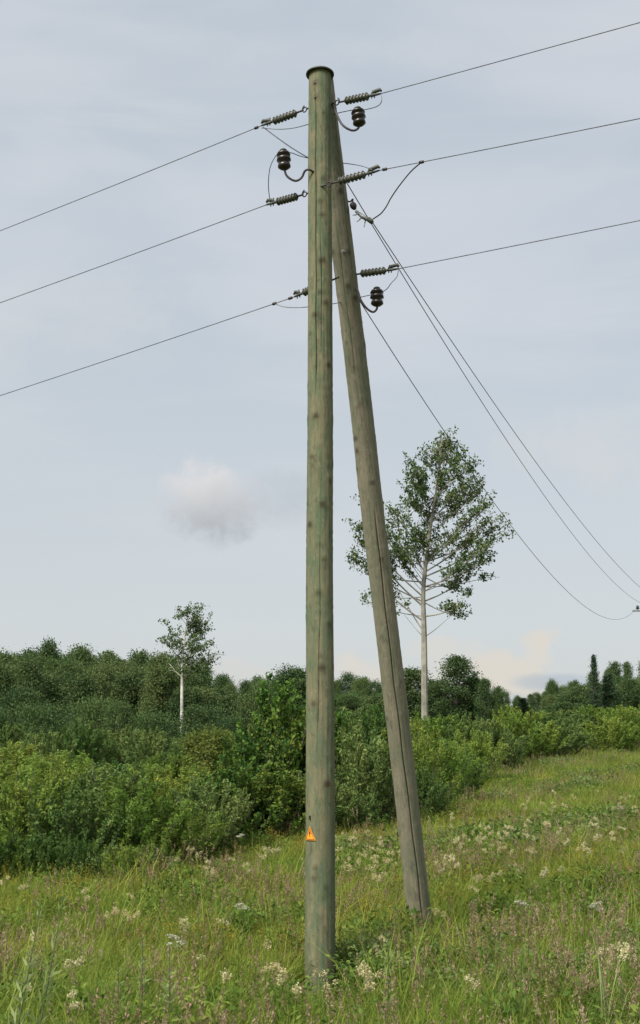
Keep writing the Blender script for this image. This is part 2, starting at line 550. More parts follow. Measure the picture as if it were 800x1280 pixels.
# ------------------------------------------------------------------ the poles
def log_mesh(name, length, rb, rt, mat, knots, cracks, seed, seg=150, top_cut=0.0):
    r_ = np.random.default_rng(seed)
    nz = int(length / 0.028)
    zz = np.linspace(0, length, nz)
    th = np.linspace(0, 2 * np.pi, seg, endpoint=False)
    T, Z = np.meshgrid(th, zz)
    rad = rb + (rt - rb) * Z / length
    rad = rad + r_.normal(0, .0011, nz)[:, None] * np.sin(2 * T + Z * 5) + 0.003 * np.sin(3 * T + Z * 1.3 + seed) + 0.0025 * np.sin(Z * 2.1 + seed) * np.cos(T - 0.6 * Z)
    rad = rad + 0.0012 * np.sin(T * 17 + 2.5 * np.sin(Z * 0.9)) * (0.6 + 0.4 * np.sin(Z * 3.1 + T))
    kn = np.zeros_like(rad); cr = np.zeros_like(rad)
    for (kz, kt, s) in knots:
        d = (T - kt + np.pi) % (2 * np.pi) - np.pi
        q = (d * rad / (0.032 * s)) ** 2 + ((Z - kz) / (0.030 * s)) ** 2
        wide = (d * rad / (0.060 * s)) ** 2 + ((Z - kz) / (0.085 * s)) ** 2
        rad = rad + 0.0075 * s * np.exp(-wide)
        rad = rad - 0.004 * np.exp(-((d * rad / 0.012) ** 2 + ((Z - kz) / 0.012) ** 2))
        kn = np.maximum(kn, np.clip(np.exp(-q) * 1.5, 0, 1) * min(1.0, s * s))
    for (z0, z1, t0, wob, w, depth) in cracks:
        path = t0 + wob * np.sin(Z * 1.15 + z0) + 0.025 * np.sin(Z * 7 + t0)
        d = (T - path + np.pi) % (2 * np.pi) - np.pi
        env = np.clip((Z - z0) / 0.4, 0, 1) * np.clip((z1 - Z) / 0.4, 0, 1)
        k = np.exp(-(d * rad / w) ** 2) * env
        rad = rad - depth * k
        cr = np.maximum(cr, k)
    V = np.stack([rad * np.cos(T), rad * np.sin(T), Z], -1).reshape(-1, 3)
    i = np.arange(nz * seg).reshape(nz, seg)
    j = np.roll(i, -1, 1)
    Fq = np.stack([i[:-1], j[:-1], j[1:], i[1:]], -1).reshape(-1, 4)
    # flat ends as fans of quads towards the centre
    V = np.concatenate([V, [[0, 0, 0], [0, 0, length + top_cut]]])
    b, tp = len(V) - 2, len(V) - 1
    e0 = np.array([[i[0, k], b, i[0, (k + 2) % seg], i[0, (k + 1) % seg]] for k in range(0, seg, 2)])
    e1 = np.array([[i[-1, k], i[-1, (k + 1) % seg], i[-1, (k + 2) % seg], tp] for k in range(0, seg, 2)])
    Fq = np.concatenate([Fq, e0, e1])
    me = np_mesh(name, V, Fq, mat, smooth=True,
                 attrs={'knot': np.append(kn.ravel(), [0, 0]), 'crack': np.append(cr.ravel(), [0, 0])})
    return me


POLE_Y = 11.5
PZ0 = gzf(0, POLE_Y) - 0.3
top_pt = pix(400.5, 92, POLE_Y)
PH = top_pt.z - PZ0
FR = -math.pi / 2      # theta that faces the camera
kr = random.Random(3)


def whorls(L, n, r_):
    out = []
    z = 0.7
    while z < L - 0.15:
        k = r_.choice([1, 2, 2, 3])
        t0 = r_.uniform(0, 6.28)
        for q in range(k):
            out.append((z + r_.uniform(-.07, .07), (t0 + q * 6.28 / k + r_.uniform(-.4, .4)) % 6.28, r_.uniform(.4, 1.0)))
        z += r_.uniform(.25, .62)
    return out


def at_z(py, Y):
    return pix(400, py, Y).z


pole = empty('utility_pole', (0, POLE_Y, PZ0), 'tall upright greenish grey timber pole with a round metal cap and orange sign', 'utility pole')
# two dark bolt holes at the top left seen in the photograph, then knots at their heights
mk = [(at_z(py, POLE_Y - .14) - PZ0, FR + math.asin(max(-1, min(1, (px - 400) / 16.0))), s)
      for (px, py, s) in ((393, 102, .9), (394, 120, .9), (405, 140, .8), (404, 135, .5), (404, 222, .8), (403, 268, .9),
                          (403, 325, 1.1), (400, 365, .9), (394, 393, .9), (388, 415, .8), (411, 455, 1.1), (395, 520, 1),
                          (403, 630, 1), (388, 655, 1), (398, 741, .9), (405, 700, .9), (410, 780, .9), (402, 835, 1.1),
                          (393, 880, .9), (408, 980, 1.1), (395, 1085, .8), (406, 1110, .8), (390, 570, .9), (412, 600, .9))]
me = log_mesh('post', PH, 0.150, 0.126, M['pole'], mk + whorls(PH, 0, kr),
              [(PH - 3.9, PH - .15, FR - 0.34, .05, .0055, .024), (PH - 3.4, PH - 1.9, FR + .12, .04, .004, .014), (2.6, 5.0, FR - .1, .12, .004, .010),
               (2.0, 7.5, 1.3, .15, .01, .035)], 5)
obj('post', me, pole)
cap = MB()
cap.lathe((0, 0, PH - 0.012), (0, 0, 1), [(0.0, 0.125), (-0.012, .155), (-0.004, .160), (0.008, .158), (0.018, .146), (0.034, 0.08), (0.040, 0.0)], 40)
cap.build('cap', M['cap'], pole)
for (px, py) in ((393, 102), (393.5, 120)):
    th = FR + math.asin((px - 400) / 16.0)
    z = at_z(py, POLE_Y - .14) - PZ0
    d = Vector((math.cos(th), math.sin(th), 0))
    b = MB(); b.lathe(Vector((0, 0, z)) + d * .122, d, [(0, .016), (.008, .016), (.009, .009), (.02, .008)], 6)
    b.build('bolt_head', M['iron'], pole, smooth=False)


# orange warning triangle bent round the post, with its black bolt of lightning
def bent(parent, name, mat, tris, zc, th0, rad, sub=5):
    V = []; Fc = []
    for tri in tris:
        a, b_, c = [np.array(p, float) for p in tri]
        idx = {}
        for i in range(sub + 1):
            for j in range(sub + 1 - i):
                p = a + (b_ - a) * i / sub + (c - a) * j / sub
                idx[i, j] = len(V)
                th = th0 + p[0] / rad
                V.append((rad * math.cos(th), rad * math.sin(th), zc + p[1]))
        for i in range(sub):
            for j in range(sub - i):
                Fc.append((idx[i, j], idx[i + 1, j], idx[i, j + 1]))
                if j < sub - i - 1: Fc.append((idx[i + 1, j], idx[i + 1, j + 1], idx[i, j + 1]))
    me = bpy.data.meshes.new(name)
    me.from_pydata(V, [], Fc)
    me.materials.append(mat)
    o = obj(name, me, parent)
    sol = o.modifiers.new('thickness', 'SOLIDIFY'); sol.thickness = 0.0015; sol.offset = 1
    return o


th_s = FR - 0.70
zs = at_z(1042, POLE_Y - .12) - PZ0
rs = 0.156
sign = bent(pole, 'warning_sign', M['orange'], [((-.068, -.062), (.068, -.062), (0, .070))], zs, th_s, rs)
sign['label'] = 'orange triangular high voltage warning sign on the post'
bent(sign, 'lightning_symbol', M['black'], [((-.010, .000), (.004, -.002), (.006, .036)), ((-.004, .012), (.012, .012), (-.003, -.040))], zs, th_s, rs + .0026)
bd = [((-.060, -.058), (.060, -.058), (.055, -.053)), ((-.060, -.058), (.055, -.053), (-.055, -.053))]
bent(sign, 'border_line', M['black'], [((-.056, -.055), (.056, -.055), (.050, -.051)), ((-.056, -.055), (.050, -.051), (-.050, -.051)),
     ((.056, -.055), (0, .056), (.050, -.051)), ((.050, -.051), (0, .056), (0, .049)),
     ((0, .056), (-.056, -.055), (-.050, -.051)), ((0, .049), (0, .056), (-.050, -.051))], zs, th_s, rs + .0024, 4)
# dark iron staple and lifted number plate stub just above it
zt = at_z(1022, POLE_Y - .12) - PZ0
d = Vector((math.cos(th_s), math.sin(th_s), 0))
b = MB(); b.box(Vector((0, 0, zt)) + d * .156, (.022, .012, .038), Matrix.Rotation(th_s, 3, 'Z'))
b.build('iron_staple', M['iron'], pole, smooth=False)

# leaning brace pole behind
BT = pix(403.5, 100, POLE_Y + .27); BB = pix(532.5, 1182, 14.1)
BB.z = gzf(BB.x, BB.y) - .25
ax = BT - BB
BL = ax.length
brace = empty('brace_pole', BB, 'weathered grey timber pole leaning against the back of the upright pole', 'utility pole')
brace.rotation_euler = ax.to_track_quat('Z', 'Y').to_euler()
bq = brace.rotation_euler.to_matrix()
cd = bq.transposed() @ Vector((-.03, -1, 0.0)); FB = math.atan2(cd.y, cd.x)
me = log_mesh('post', BL, 0.142, 0.124, M['brace'], whorls(BL, 0, kr) + whorls(BL, 0, kr)[::2],
              [(.2, BL - 4.9, FB + .12, .05, .0055, .028), (BL - 3.6, BL - 1.6, FB - .2, .09, .004, .009), (BL - 2.6, BL - .2, FB + .7, .07, .004, .010)], 9)
obj('post', me, brace)
b = MB()
zb = BL - (BT - pix(428, 323, POLE_Y + .9)).length
b.lathe(bq.transposed() @ Vector((-.02, -1, 0)) * .130 + Vector((0, 0, zb)), bq.transposed() @ Vector((-.1, -1, 0)), [(0, .022), (.006, .022), (.007, .012), (.03, .012)], 6)
b.build('bolt_head', M['galv'], brace, smooth=False)


# ------------------------------------------------------------------ line hardware
LD = Vector((-0.82, 0.57, 0))      # heading of the line leaving to the left
RD = Vector((0.82, -0.57, 0))      # heading of the line leaving to the right


def plane_hit(px, py, p0, hd):
    """point at pixel on the vertical plane through p0 with heading hd"""
    o = Vector((0, 0, CAMZ))
    d = pix(px, py, 1.0) - o
    n = Vector((-hd.y, hd.x, 0))
    t = n.dot(p0 - o) / n.dot(d)
    return o + d * t


def cam_right():
    return Vector((1, 0, 0))


def strain_insulator(label, A, B, clamp_mat, upside=1):
    """A: eye at the pole, B: clamp end; body of seven sheds between"""
    ax = (B - A); L = ax.length; ax = ax.normalized()
    up = Vector((0, 0, 1)); side = ax.cross(up).normalized(); upn = side.cross(ax)
    t = empty('strain_insulator', A, label, 'insulator', 'strain insulators on the two poles')
    l0, l1 = L * 0.26, L * 0.72
    Z = Vector((0, 0, 0))
    m = MB()       # screw eye and hooked link
    m.ring_tube([-ax * .14, ax * .01], .010, 8)
    ring = [ax * (.035 + .028 * math.cos(a)) + upn * (.028 * math.sin(a)) for a in np.linspace(0, 2 * math.pi, 15)]
    m.ring_tube(ring, .0075, 6, False)
    m.build('eye_hook', M['iron'], t)
    m = MB()
    m.ring_tube([ax * .055 + side * .0, ax * l0], .011, 8)
    m.ring_tube([ax * .07, ax * .06 + upn * .035, ax * .04 + upn * .052], .008, 6)
    m.build('link', M['iron'], t)
    m = MB()
    m.lathe(ax * (l0 - .02), ax, [(0, .018), (.02, .031), (l1 - l0 + .02, .031), (l1 - l0 + .04, .018)], 14)
    body = m.build('core', M['strain'], t)
    n = 7
    for k in range(n):
        c = l0 + .010 + (l1 - l0 - .02) * k / (n - 1)
        m = MB()
        m.lathe(ax * (c - .011), ax, [(0, .031), (.005, .042), (.011, .0465), (.016, .043), (.022, .031)], 18)
        m.build('shed', M['strain'], body)
    m = MB()       # dead end clamp: curved body, keeper and bolts
    c0 = l1 + .02
    m.ring_tube([ax * c0, ax * (c0 + .05), ax * L], [.013, .018, .010], 8)
    m.ring_tube([ax * (c0 + .03), ax * (c0 + .05) + upn * .035 * upside, ax * (L - .02) + upn * .05 * upside, ax * (L + .005) + upn * .028 * upside],
                [.014, .021, .021, .010], 8)
    m.build('clamp', clamp_mat, t)
    for s in (.04, .075):
        m = MB(); m.ring_tube([ax * (c0 + s) - upn * .035 * upside, ax * (c0 + s) + upn * .06 * upside], .007, 6)
        m.build('clamp_bolt', M['iron'], t)
    return t


def spl(pts, n=10):
    """smooth (Catmull-Rom) curve through points"""
    P = [Vector(p) for p in pts]
    P = [P[0] * 2 - P[1]] + P + [P[-1] * 2 - P[-2]]
    out = []
    for i in range(1, len(P) - 2):
        for k in range(n):
            t = k / n
            out.append(0.5 * ((2 * P[i]) + (P[i + 1] - P[i - 1]) * t + (2 * P[i - 1] - 5 * P[i] + 4 * P[i + 1] - P[i + 2]) * t * t
                              + (3 * P[i] - P[i - 1] - 3 * P[i + 1] + P[i + 2]) * t ** 3))
    out.append(P[-2])
    return out


WR = 0.0052
MAINP = Vector((0, POLE_Y, 0))
# left hand strain insulators (eye pixel, clamp pixel)
left = [((384, 136), (327, 157), (0, 288.5)), ((384, 242), (333, 256), (0, 378.5)), ((385, 362), (368, 371), (0, 494.5))]
right = [((418, 129), (476, 117), (800, 28)), ((408, 231), (474, 213), (800, 148)), ((437, 344), (498, 336), (800, 275.5))]
lab_l = ['ribbed grey-green insulator on the left of the upright pole, topmost of three', 'ribbed grey-green insulator on the left of the upright pole below the brown pin insulator',
         'ribbed insulator mostly hidden behind the upright pole, lowest on its left']
lab_r = ['ribbed grey-green insulator right of the pole top above the brown pin insulator', 'ribbed insulator hooked in front of the upright pole and crossing the brace pole',
         'ribbed grey-green insulator hooked to the brace pole, lowest on the right']
wl_l = ['bare overhead wire leaving the pole to the left, topmost of three', 'bare overhead wire leaving the pole to the left, middle of three', 'bare overhead wire leaving the pole to the left, lowest of three']
wl_r = ['bare overhead wire rising to the right from the pole top, topmost of three', 'bare overhead wire rising to the right, middle of three', 'bare overhead wire rising to the right from the brace pole, lowest of three']
CL = {}


def line_wire(name, label, start, hd, edge_px, S, b=0.0011, group=None, r=WR):
    e = plane_hit(edge_px[0], edge_px[1], start, hd)
    se = (e - start).to_2d().length
    a = ((e.z - start.z) - b * se * se) / se
    pts = []
    n = 60
    for k in range(n + 1):
        s = S * (k / n) ** 1.3
        pts.append(start + hd * s + Vector((0, 0, a * s + b * s * s)))
    m = MB(); m.ring_tube(pts, r, 6)
    o = m.build(name, M['wire'], None, origin=start)
    tag(o, label, 'power line', group)
    return pts


WP = {}


def on_wire(key, px):
    pts = WP[key]
    pr = []
    for p in pts:
        q = p - Vector((0, 0, CAMZ)); dep = q.y * CP + q.z * SP
        pr.append(400 + F * q.x / dep if dep > .1 else 1e9)
    for i in range(len(pts) - 1):
        a, b_ = pr[i], pr[i + 1]
        if (a - px) * (b_ - px) <= 0:
            return pts[i].lerp(pts[i + 1], (px - a) / (b_ - a)), pts[i + 1] - pts[i]
    return pts[0], pts[1] - pts[0]


for k, (a, c, e) in enumerate(left):
    p0 = MAINP + Vector((-.12, .05, 0)) if k < 2 else MAINP + Vector((0.06, .16, 0))
    if k == 2:
        A = plane_hit(402, 356, p0, LD)
    else:
        A = plane_hit(a[0], a[1], p0, LD)
    B = plane_hit(c[0], c[1], p0, LD)
    if k == 2:
        A = B - (B - A).normalized() * .47
    strain_insulator(lab_l[k], A, B, M['clamp'])
    CL['l%d' % k] = B
    WP['l%d' % k] = line_wire('power_line', wl_l[k], B, LD, e, 62, group='bare line wires of the through line')
for k, (a, c, e) in enumerate(right):
    if k == 0: p0 = MAINP + Vector((.13, .05, 0))
    elif k == 1: p0 = MAINP + Vector((.08, -.17, 0))
    else: p0 = Vector((pix(437, 344, 12.3).x, 12.3, 0))
    A = plane_hit(a[0], a[1], p0, RD); B = plane_hit(c[0], c[1], p0, RD)
    strain_insulator(lab_r[k], A, B, M['clamp'])
    CL['r%d' % k] = B
    WP['r%d' % k] = line_wire('power_line', wl_r[k], B, RD, e, 30, group='bare line wires of the through line')

# parallel groove connectors on the wires
def sleeve(label, P, d, s=1.0):
    d = d.normalized()
    m = MB(); m.lathe(P - d * .03 * s, d, [(0, .008), (.008, .017), (.05 * s, .017), (.06 * s, .008)], 8)
    o = m.build('wire_connector', M['iron'], None, origin=P)
    tag(o, label, 'connector', 'small dark connectors on the line wires')


for key, px_, lb in (('l0', 320.5, 'small dark connector on the top left wire beside its clamp'), ('l2', 363, 'small dark connector on the lowest left wire nearest the pole'),
                     ('l2', 343, 'small dark connector on the lowest left wire, farther from the pole'), ('r1', 481, 'small dark connector on the middle right wire next to its clamp'),
                     ('r1', 527, 'small dark connector on the middle right wire where the loop hangs')):
    sleeve(lb, *on_wire(key, px_))


def pin_insulator(label, hook, foot, head):
    base = hook[0]
    t = empty('pin_insulator', base, label, 'insulator', 'brown pin insulators on swan neck hooks')
    m = MB(); m.ring_tube([p - base for p in spl(hook + [foot + (head - foot) * .2], 10)], .0125, 10)
    m.build('hook', M['iron'], t)
    ax = (head - foot); L = ax.length; ax.normalize()
    h = L
    m = MB()
    m.lathe(foot - base, ax, [(0, .02), (0, .045), (.02 * h / .2, .072), (.05 * h / .2, .068), (.062 * h / .2, .045), (.078 * h / .2, .045),
                              (.092 * h / .2, .080), (.122 * h / .2, .074), (.132 * h / .2, .046), (.142 * h / .2, .046), (.152 * h / .2, .078), (.178 * h / .2, .066), (.19 * h / .2, .040), (h, .034)], 24)
    m.build('body', M['porcelain'], t)
    m = MB()
    m.lathe(head - base - ax * .005, ax, [(0, .036), (.012, .040), (.022, .030), (.028, .008)], 16)
    m.build('wire_groove_cap', M['clamp'], t)
    return t


def P(px, py, Y):
    return pix(px, py, Y)


yb = POLE_Y + .25
pin_insulator('brown pin insulator right of the pole top on a dark curved hook', [P(415, 131, POLE_Y + .05), P(420, 141, POLE_Y - .02), P(428, 156, POLE_Y - .1), P(440, 163, POLE_Y - .12), P(448, 160, POLE_Y - .12)],
              P(449.5, 156.5, POLE_Y - .12), P(447, 136, POLE_Y - .12))
pin_insulator('brown pin insulator on the left of the upright pole on an s shaped hook', [P(392, 215, POLE_Y - .10), P(386, 212, POLE_Y - .12), P(381, 214, POLE_Y - .1), P(377, 222, POLE_Y - .08), P(370, 226, POLE_Y - .08), P(362, 223, POLE_Y - .08), P(357, 217, POLE_Y - .08)],
              P(355.5, 211, POLE_Y - .08), P(354, 188.5, POLE_Y - .08))
pin_insulator('brown pin insulator hanging out from the brace pole on a dark hook', [P(442, 356, POLE_Y + .8), P(447, 363, POLE_Y + .7), P(451, 375, POLE_Y + .62), P(458, 385, POLE_Y + .6), P(466, 390, POLE_Y + .6), P(471, 386, POLE_Y + .6)],
              P(471.5, 382, POLE_Y + .6), P(471, 361, POLE_Y + .6))


def jumper(label, pts, r=.0048, mat='wire', name='jumper_wire'):
    c = spl(pts, 12)
    m = MB(); m.ring_tube(c, r, 6)
    o = m.build(name, M[mat], None, origin=pts[0])
    tag(o, label, 'jumper wire', 'loose connecting wires at the pole head')


yL = CL['l0'].y
hid = POLE_Y + .22
jumper('thin jumper wire from top left clamp behind the pole to the upper right pin insulator',
       [CL['l0'] + Vector((0, 0, -.03)), P(348, 161.5, POLE_Y + .28), P(367, 160, POLE_Y + .24), P(386, 155, hid), P(402, 148, POLE_Y + .44), P(420, 142, hid), P(438, 138, POLE_Y - .02), P(447, 137, POLE_Y - .1),
        P(456, 137, POLE_Y - .14), P(470, 133.5, POLE_Y - .2), P(476.5, 128, CL['r0'].y), P(477, 119, CL['r0'].y)])
jumper('jumper wire from the left pin insulator head behind the pole to the middle right clamp',
       [P(354, 190, POLE_Y - .08), P(364, 191, POLE_Y + .0), P(375, 195, POLE_Y + .12), P(387, 198, hid), P(403, 201, POLE_Y + .52), P(420, 203, POLE_Y + .5), P(438, 205, POLE_Y + .3), P(452, 207.5, POLE_Y), P(465, 212, CL['r1'].y)])
jumper('jumper wire hanging from the left pin insulator down to the middle left clamp',
       [P(352, 189, POLE_Y - .08), P(344, 196, POLE_Y - .05), P(337.5, 210, POLE_Y + .0), P(335.5, 230, POLE_Y + .1), P(337, 248, CL['l1'].y), P(338, 253, CL['l1'].y)])
jumper('jumper wire from the lowest left line behind both poles to the lower right pin insulator',
       [on_wire('l2', 343)[0], P(355, 383.5, CL['l2'].y), P(370, 384.5, POLE_Y + .26), P(386, 383.5, POLE_Y + .25), P(418, 379.5, POLE_Y + .55), P(436, 375, POLE_Y + 1.05), P(455, 370.5, POLE_Y + .75), P(470, 367, POLE_Y + .66),
        P(482, 362.5, POLE_Y + .5), P(489, 354, POLE_Y + .4), P(496, 346, CL['r2'].y), P(498, 338, CL['r2'].y)])

# ------------------------------------------------------------------ branch line to the far pole
FPY = 60.0
far_base = pix(829, 905, FPY); far_base.z = gzf(far_base.x, FPY) - .2
far_top = pix(829, 742, FPY)
fp = empty('utility_pole', far_base, 'distant timber pole just beyond the right edge carrying the branch line', 'utility pole')
m = MB(); m.ring_tube([Vector((0, 0, 0)), Vector((0, 0, far_top.z - far_base.z))], [.15, .12], 12); m.build('post', M['pole'], fp)
zc = pix(829, 764, FPY).z - far_base.z
m = MB(); m.box((0, -.17, zc), (2.7, .09, .09)); m.build('crossarm', M['galv'], fp, smooth=False)
ends = []
far_lab = ['small dark insulator at the right picture edge, the only one of its pole in view']
for i, (px, py) in enumerate(((797.5, 759), (823, 757), (853, 759))):
    e = pix(px, py, FPY - .25)
    t = empty('far_insulator', Vector((e.x, FPY - .17, zc + far_base.z + .045)), far_lab[0] if i == 0 else 'small dark insulator on the distant crossarm beyond the picture edge', 'insulator',
              None if i == 0 else 'insulators of the distant pole')
    m = MB(); m.ring_tube([Vector((0, 0, 0)), Vector((0, 0, .06))], .02, 8); m.build('pin', M['iron'], t)
    m = MB(); m.lathe((0, 0, .05), (0, 0, 1), [(0, .07), (.04, .11), (.08, .06), (.12, .10), (.16, .05), (.2, .03)], 14); m.build('body', M['porcelain'], t)
    ends.append(Vector((e.x, FPY - .17, zc + far_base.z + .22)))


def span(label, S, mid, E, n=70, pre=None, r=WR):
    """parabolic wire from S to E; the mid pixel fixes its sag"""
    hd = (E - S).to_2d(); L = hd.length; hd = Vector((hd.x / L, hd.y / L, 0))
    q = plane_hit(mid[0], mid[1], S, hd)
    s = (q - S).to_2d().length
    # z = z0 + a s + b s^2, z(L)=E.z, z(s)=q.z
    A1 = np.array([[L, L * L], [s, s * s]])
    a, b = np.linalg.solve(A1, [E.z - S.z, q.z - S.z])
    print('SPAN', label[:20], 'L %.1f s %.1f a %.4f b %.5f' % (L, s, a, b))
    pts = list(pre or [])
    for k in range(n + 1):
        ss = L * (k / n) ** 1.5
        pts.append(S + hd * ss + Vector((0, 0, a * ss + b * ss * ss)))
    m = MB(); m.ring_tube(pts, r, 6)
    o = m.build('power_line', M['wire_dark'], None, origin=S)
    tag(o, label, 'power line', 'branch line wires running down to the far pole')


tapS = P(465, 277, POLE_Y + .45)
span('branch wire running from the bright clamp to the far right, ending highest of three', tapS, (640, 536), ends[2], r=.0062)
preA = spl([CL['l0'] + Vector((0.02, 0, -.02)), P(345, 171, POLE_Y + .3), P(365, 185, POLE_Y + .25), P(387, 198, POLE_Y + .27), P(405, 205, POLE_Y + .6), P(424, 214, POLE_Y + .72)], 10)[:-1]
span('branch wire looping from the top left clamp, middle one of three at the right edge', P(426, 216, POLE_Y + .75), (620, 530), ends[1], pre=preA, r=.0062)
span('branch wire starting behind the brace pole, lowest and most sagging of three', P(447, 372, POLE_Y + 1.0), (600, 604), ends[0], r=.0062)

# white tap clamp on the brace pole
tA = P(432, 248, POLE_Y + .62)
tap = empty('tap_insulator', tA, 'small insulator with bright galvanised clamp hanging at an angle from the brace pole', 'insulator')
ax_ = (tapS - tA); Lx = ax_.length; ax_.normalize()
sd_ = ax_.cross(Vector((0, -1, 0))).normalized()
m = MB(); m.ring_tube([p - tA for p in spl([P(430, 246, POLE_Y + .7), P(434, 251, POLE_Y + .6), P(438, 252, POLE_Y + .58), P(441, 249, POLE_Y + .57), P(440, 256, POLE_Y + .55)], 6)], .009, 8); m.build('hook', M['iron'], tap)
c0 = P(440, 254, POLE_Y + .55) - tA
c1 = P(445, 264, POLE_Y + .52) - tA
m = MB(); m.lathe(c0, (c1 - c0), [(0, .012), (.01, .032), (.035, .04), (.06, .036), (.09, .02)], 14); m.build('body', M['iron'], tap)
c2 = P(464, 277, POLE_Y + .45) - tA
m = MB(); m.ring_tube([c1, (c1 + c2) / 2 + sd_ * .01, c2], [.018, .026, .016], 8); m.build('clamp', M['galv'], tap)
for k, (dx, dy) in enumerate(((-8, 3), (-7, 8), (-2, 11))):
    q0 = P(449 + k * 4, 266 + k * 3.5, POLE_Y + .5) - tA
    q1 = P(449 + k * 4 + dx, 266 + k * 3.5 + dy, POLE_Y + .45) - tA
    m = MB(); m.ring_tube([q0, (q0 + q1) / 2 + Vector((0, 0, -.01)), q1], [.010, .008, .004], 6); m.build('clamp_tail', M['galv'], tap)
m = MB(); m.ring_tube([c2 - ax_ * .05, c2 + ax_ * .02], [.03, .024], 8); m.build('keeper', M['clamp'], tap)
jumper('dark loop of cable hanging from the middle right wire down to the bright clamp',
       [on_wire('r1', 527)[0], P(514, 214, 11.15), P(500, 231, 11.3), P(489, 247, 11.5), P(483, 258, 11.65), P(476, 267, 11.8), P(466, 274, POLE_Y + .45)], r=.0075, mat='wire_dark')
m = MB()


# ------------------------------------------------------------------ foliage
def leaf_quads(cen, size, r_, asp=0.5, up=0.35, dirs=None, droop=0.0):
    """diamond leaves: centres (n,3), size (n,), returns V,F,tint"""
    n = len(cen)
    d = r_.normal(size=(n, 3)) if dirs is None else dirs + r_.normal(size=(n, 3)) * 0.45
    d[:, 2] -= droop
    d /= np.linalg.norm(d, axis=1, keepdims=True) + 1e-9
    nn = r_.normal(size=(n, 3)); nn[:, 2] = np.abs(nn[:, 2]) + up
    s = np.cross(d, nn); s /= np.linalg.norm(s, axis=1, keepdims=True) + 1e-9
    nz = np.cross(s, d)
    L = size[:, None]; W = (size * asp)[:, None]
    fold = nz * W * 0.25
    v0 = cen - d * L * 0.5
    v1 = cen + s * W * 0.5 - d * L * .05 + fold
    v2 = cen + d * L * 0.5
    v3 = cen - s * W * 0.5 - d * L * .05 + fold
    V = np.stack([v0, v1, v2, v3], 1).reshape(-1, 3)
    Fq = np.arange(4 * n).reshape(n, 4)
    return V, Fq


def join(parts):
    Vs, Fs, off = [], [], 0
    for V, Fq in parts:
        Vs.append(V); Fs.append(Fq + off); off += len(V)
    return np.concatenate(Vs), np.concatenate(Fs)


def tubes_mesh(name, tubes, mat, seg=5):
    m = MB()
    for pts, rad in tubes:
        m.ring_tube(pts, rad, seg, False)
    me = bpy.data.meshes.new(name)
    me.from_pydata([tuple(v) for v in m.v], [], m.f)
    me.materials.append(mat)
    me.update()
    return me


def shrub_proto(seed, H, W, nst, nlf, lsize, asp, mat, upright=0.6, irregular=0.25):
    """multi stemmed shrub: stems fan out from the base; leaves along side twigs"""
    r_ = np.random.default_rng(seed)
    tubes = []; cen = []; dr = []; sz = []; tn = []
    for k in range(nst):
        a = r_.uniform(0, 2 * np.pi)
        ro = W / 2 * math.sqrt(r_.uniform(0.0, 1.0)) * r_.uniform(.8, 1.12)
        prof = math.sqrt(max(0.0, 1 - (ro / (W / 2 * 1.15)) ** 2))
        top = H * (0.35 + 0.65 * prof) * r_.uniform(1 - irregular, 1.06)
        e = np.array([ro * math.cos(a), ro * math.sin(a), top])
        b0 = np.array([math.cos(a) * W * .06 * r_.uniform(0, 1), math.sin(a) * W * .06 * r_.uniform(0, 1), -.15])
        c1 = b0 + (e - b0) * np.array([upright, upright, .45]) * .8
        pts = []
        for t in np.linspace(0, 1, 7):
            p = (1 - t) ** 2 * b0 + 2 * t * (1 - t) * (b0 * [.5, .5, 1] + e * [.5, .5, .55] * [1, 1, 1]) + t * t * e
            pts.append(p)
        tubes.append(([Vector(p) for p in pts], [H * .010 * (1 - .8 * t) for t in np.linspace(0, 1, 7)]))
        P_ = np.array(pts)
        m_ = nlf // nst
        lo = 0.12 if ro > W * .25 else 0.35
        t = lo + (1 - lo) * r_.beta(1.7, 1.1, m_)
        f = t * 6; i = np.minimum(f.astype(int), 5); fr = (f - i)[:, None]
        q = P_[i] * (1 - fr) + P_[i + 1] * fr
        tw = r_.normal(size=(m_, 3))
        tw /= np.linalg.norm(tw, axis=1, keepdims=True)
        # leaves group along a dozen side twigs of the stem
        ntw = 16
        gi = np.minimum((t - lo) / (1 - lo) * ntw, ntw - 1).astype(int)
        gd = r_.normal(size=(ntw, 3)); gd[:, 2] = np.abs(gd[:, 2]) * .7; gd /= np.linalg.norm(gd, axis=1, keepdims=True)
        ln = H * .16 * (1.15 - t)
        q = q + gd[gi] * (ln * r_.uniform(0, 1.3, m_))[:, None] + tw * (H * .022)
        cen.append(q)
        dr.append(gd[gi] * .8 + np.array([0, 0, .35]))
        sz.append(lsize * r_.uniform(.6, 1.25, m_))
        tn.append(np.clip(r_.normal(.5, .22, m_) + r_.normal(0, .12), 0, 1))
    cen = np.concatenate(cen); dr = np.concatenate(dr); sz = np.concatenate(sz); tn = np.concatenate(tn)
    keep = cen[:, 2] > 0.02
    cen, dr, sz, tn = cen[keep], dr[keep], sz[keep], tn[keep]
    V, Fq = leaf_quads(cen, sz, r_, asp, dirs=dr)
    return {'leaf': np_mesh('foliage', V, Fq, mat, attrs={'tint': np.repeat(tn, 4)}),
            'wood': tubes_mesh('stems', tubes, M['bark_dark']), 'H': H, 'W': W, 'pn': ('foliage', 'stems')}


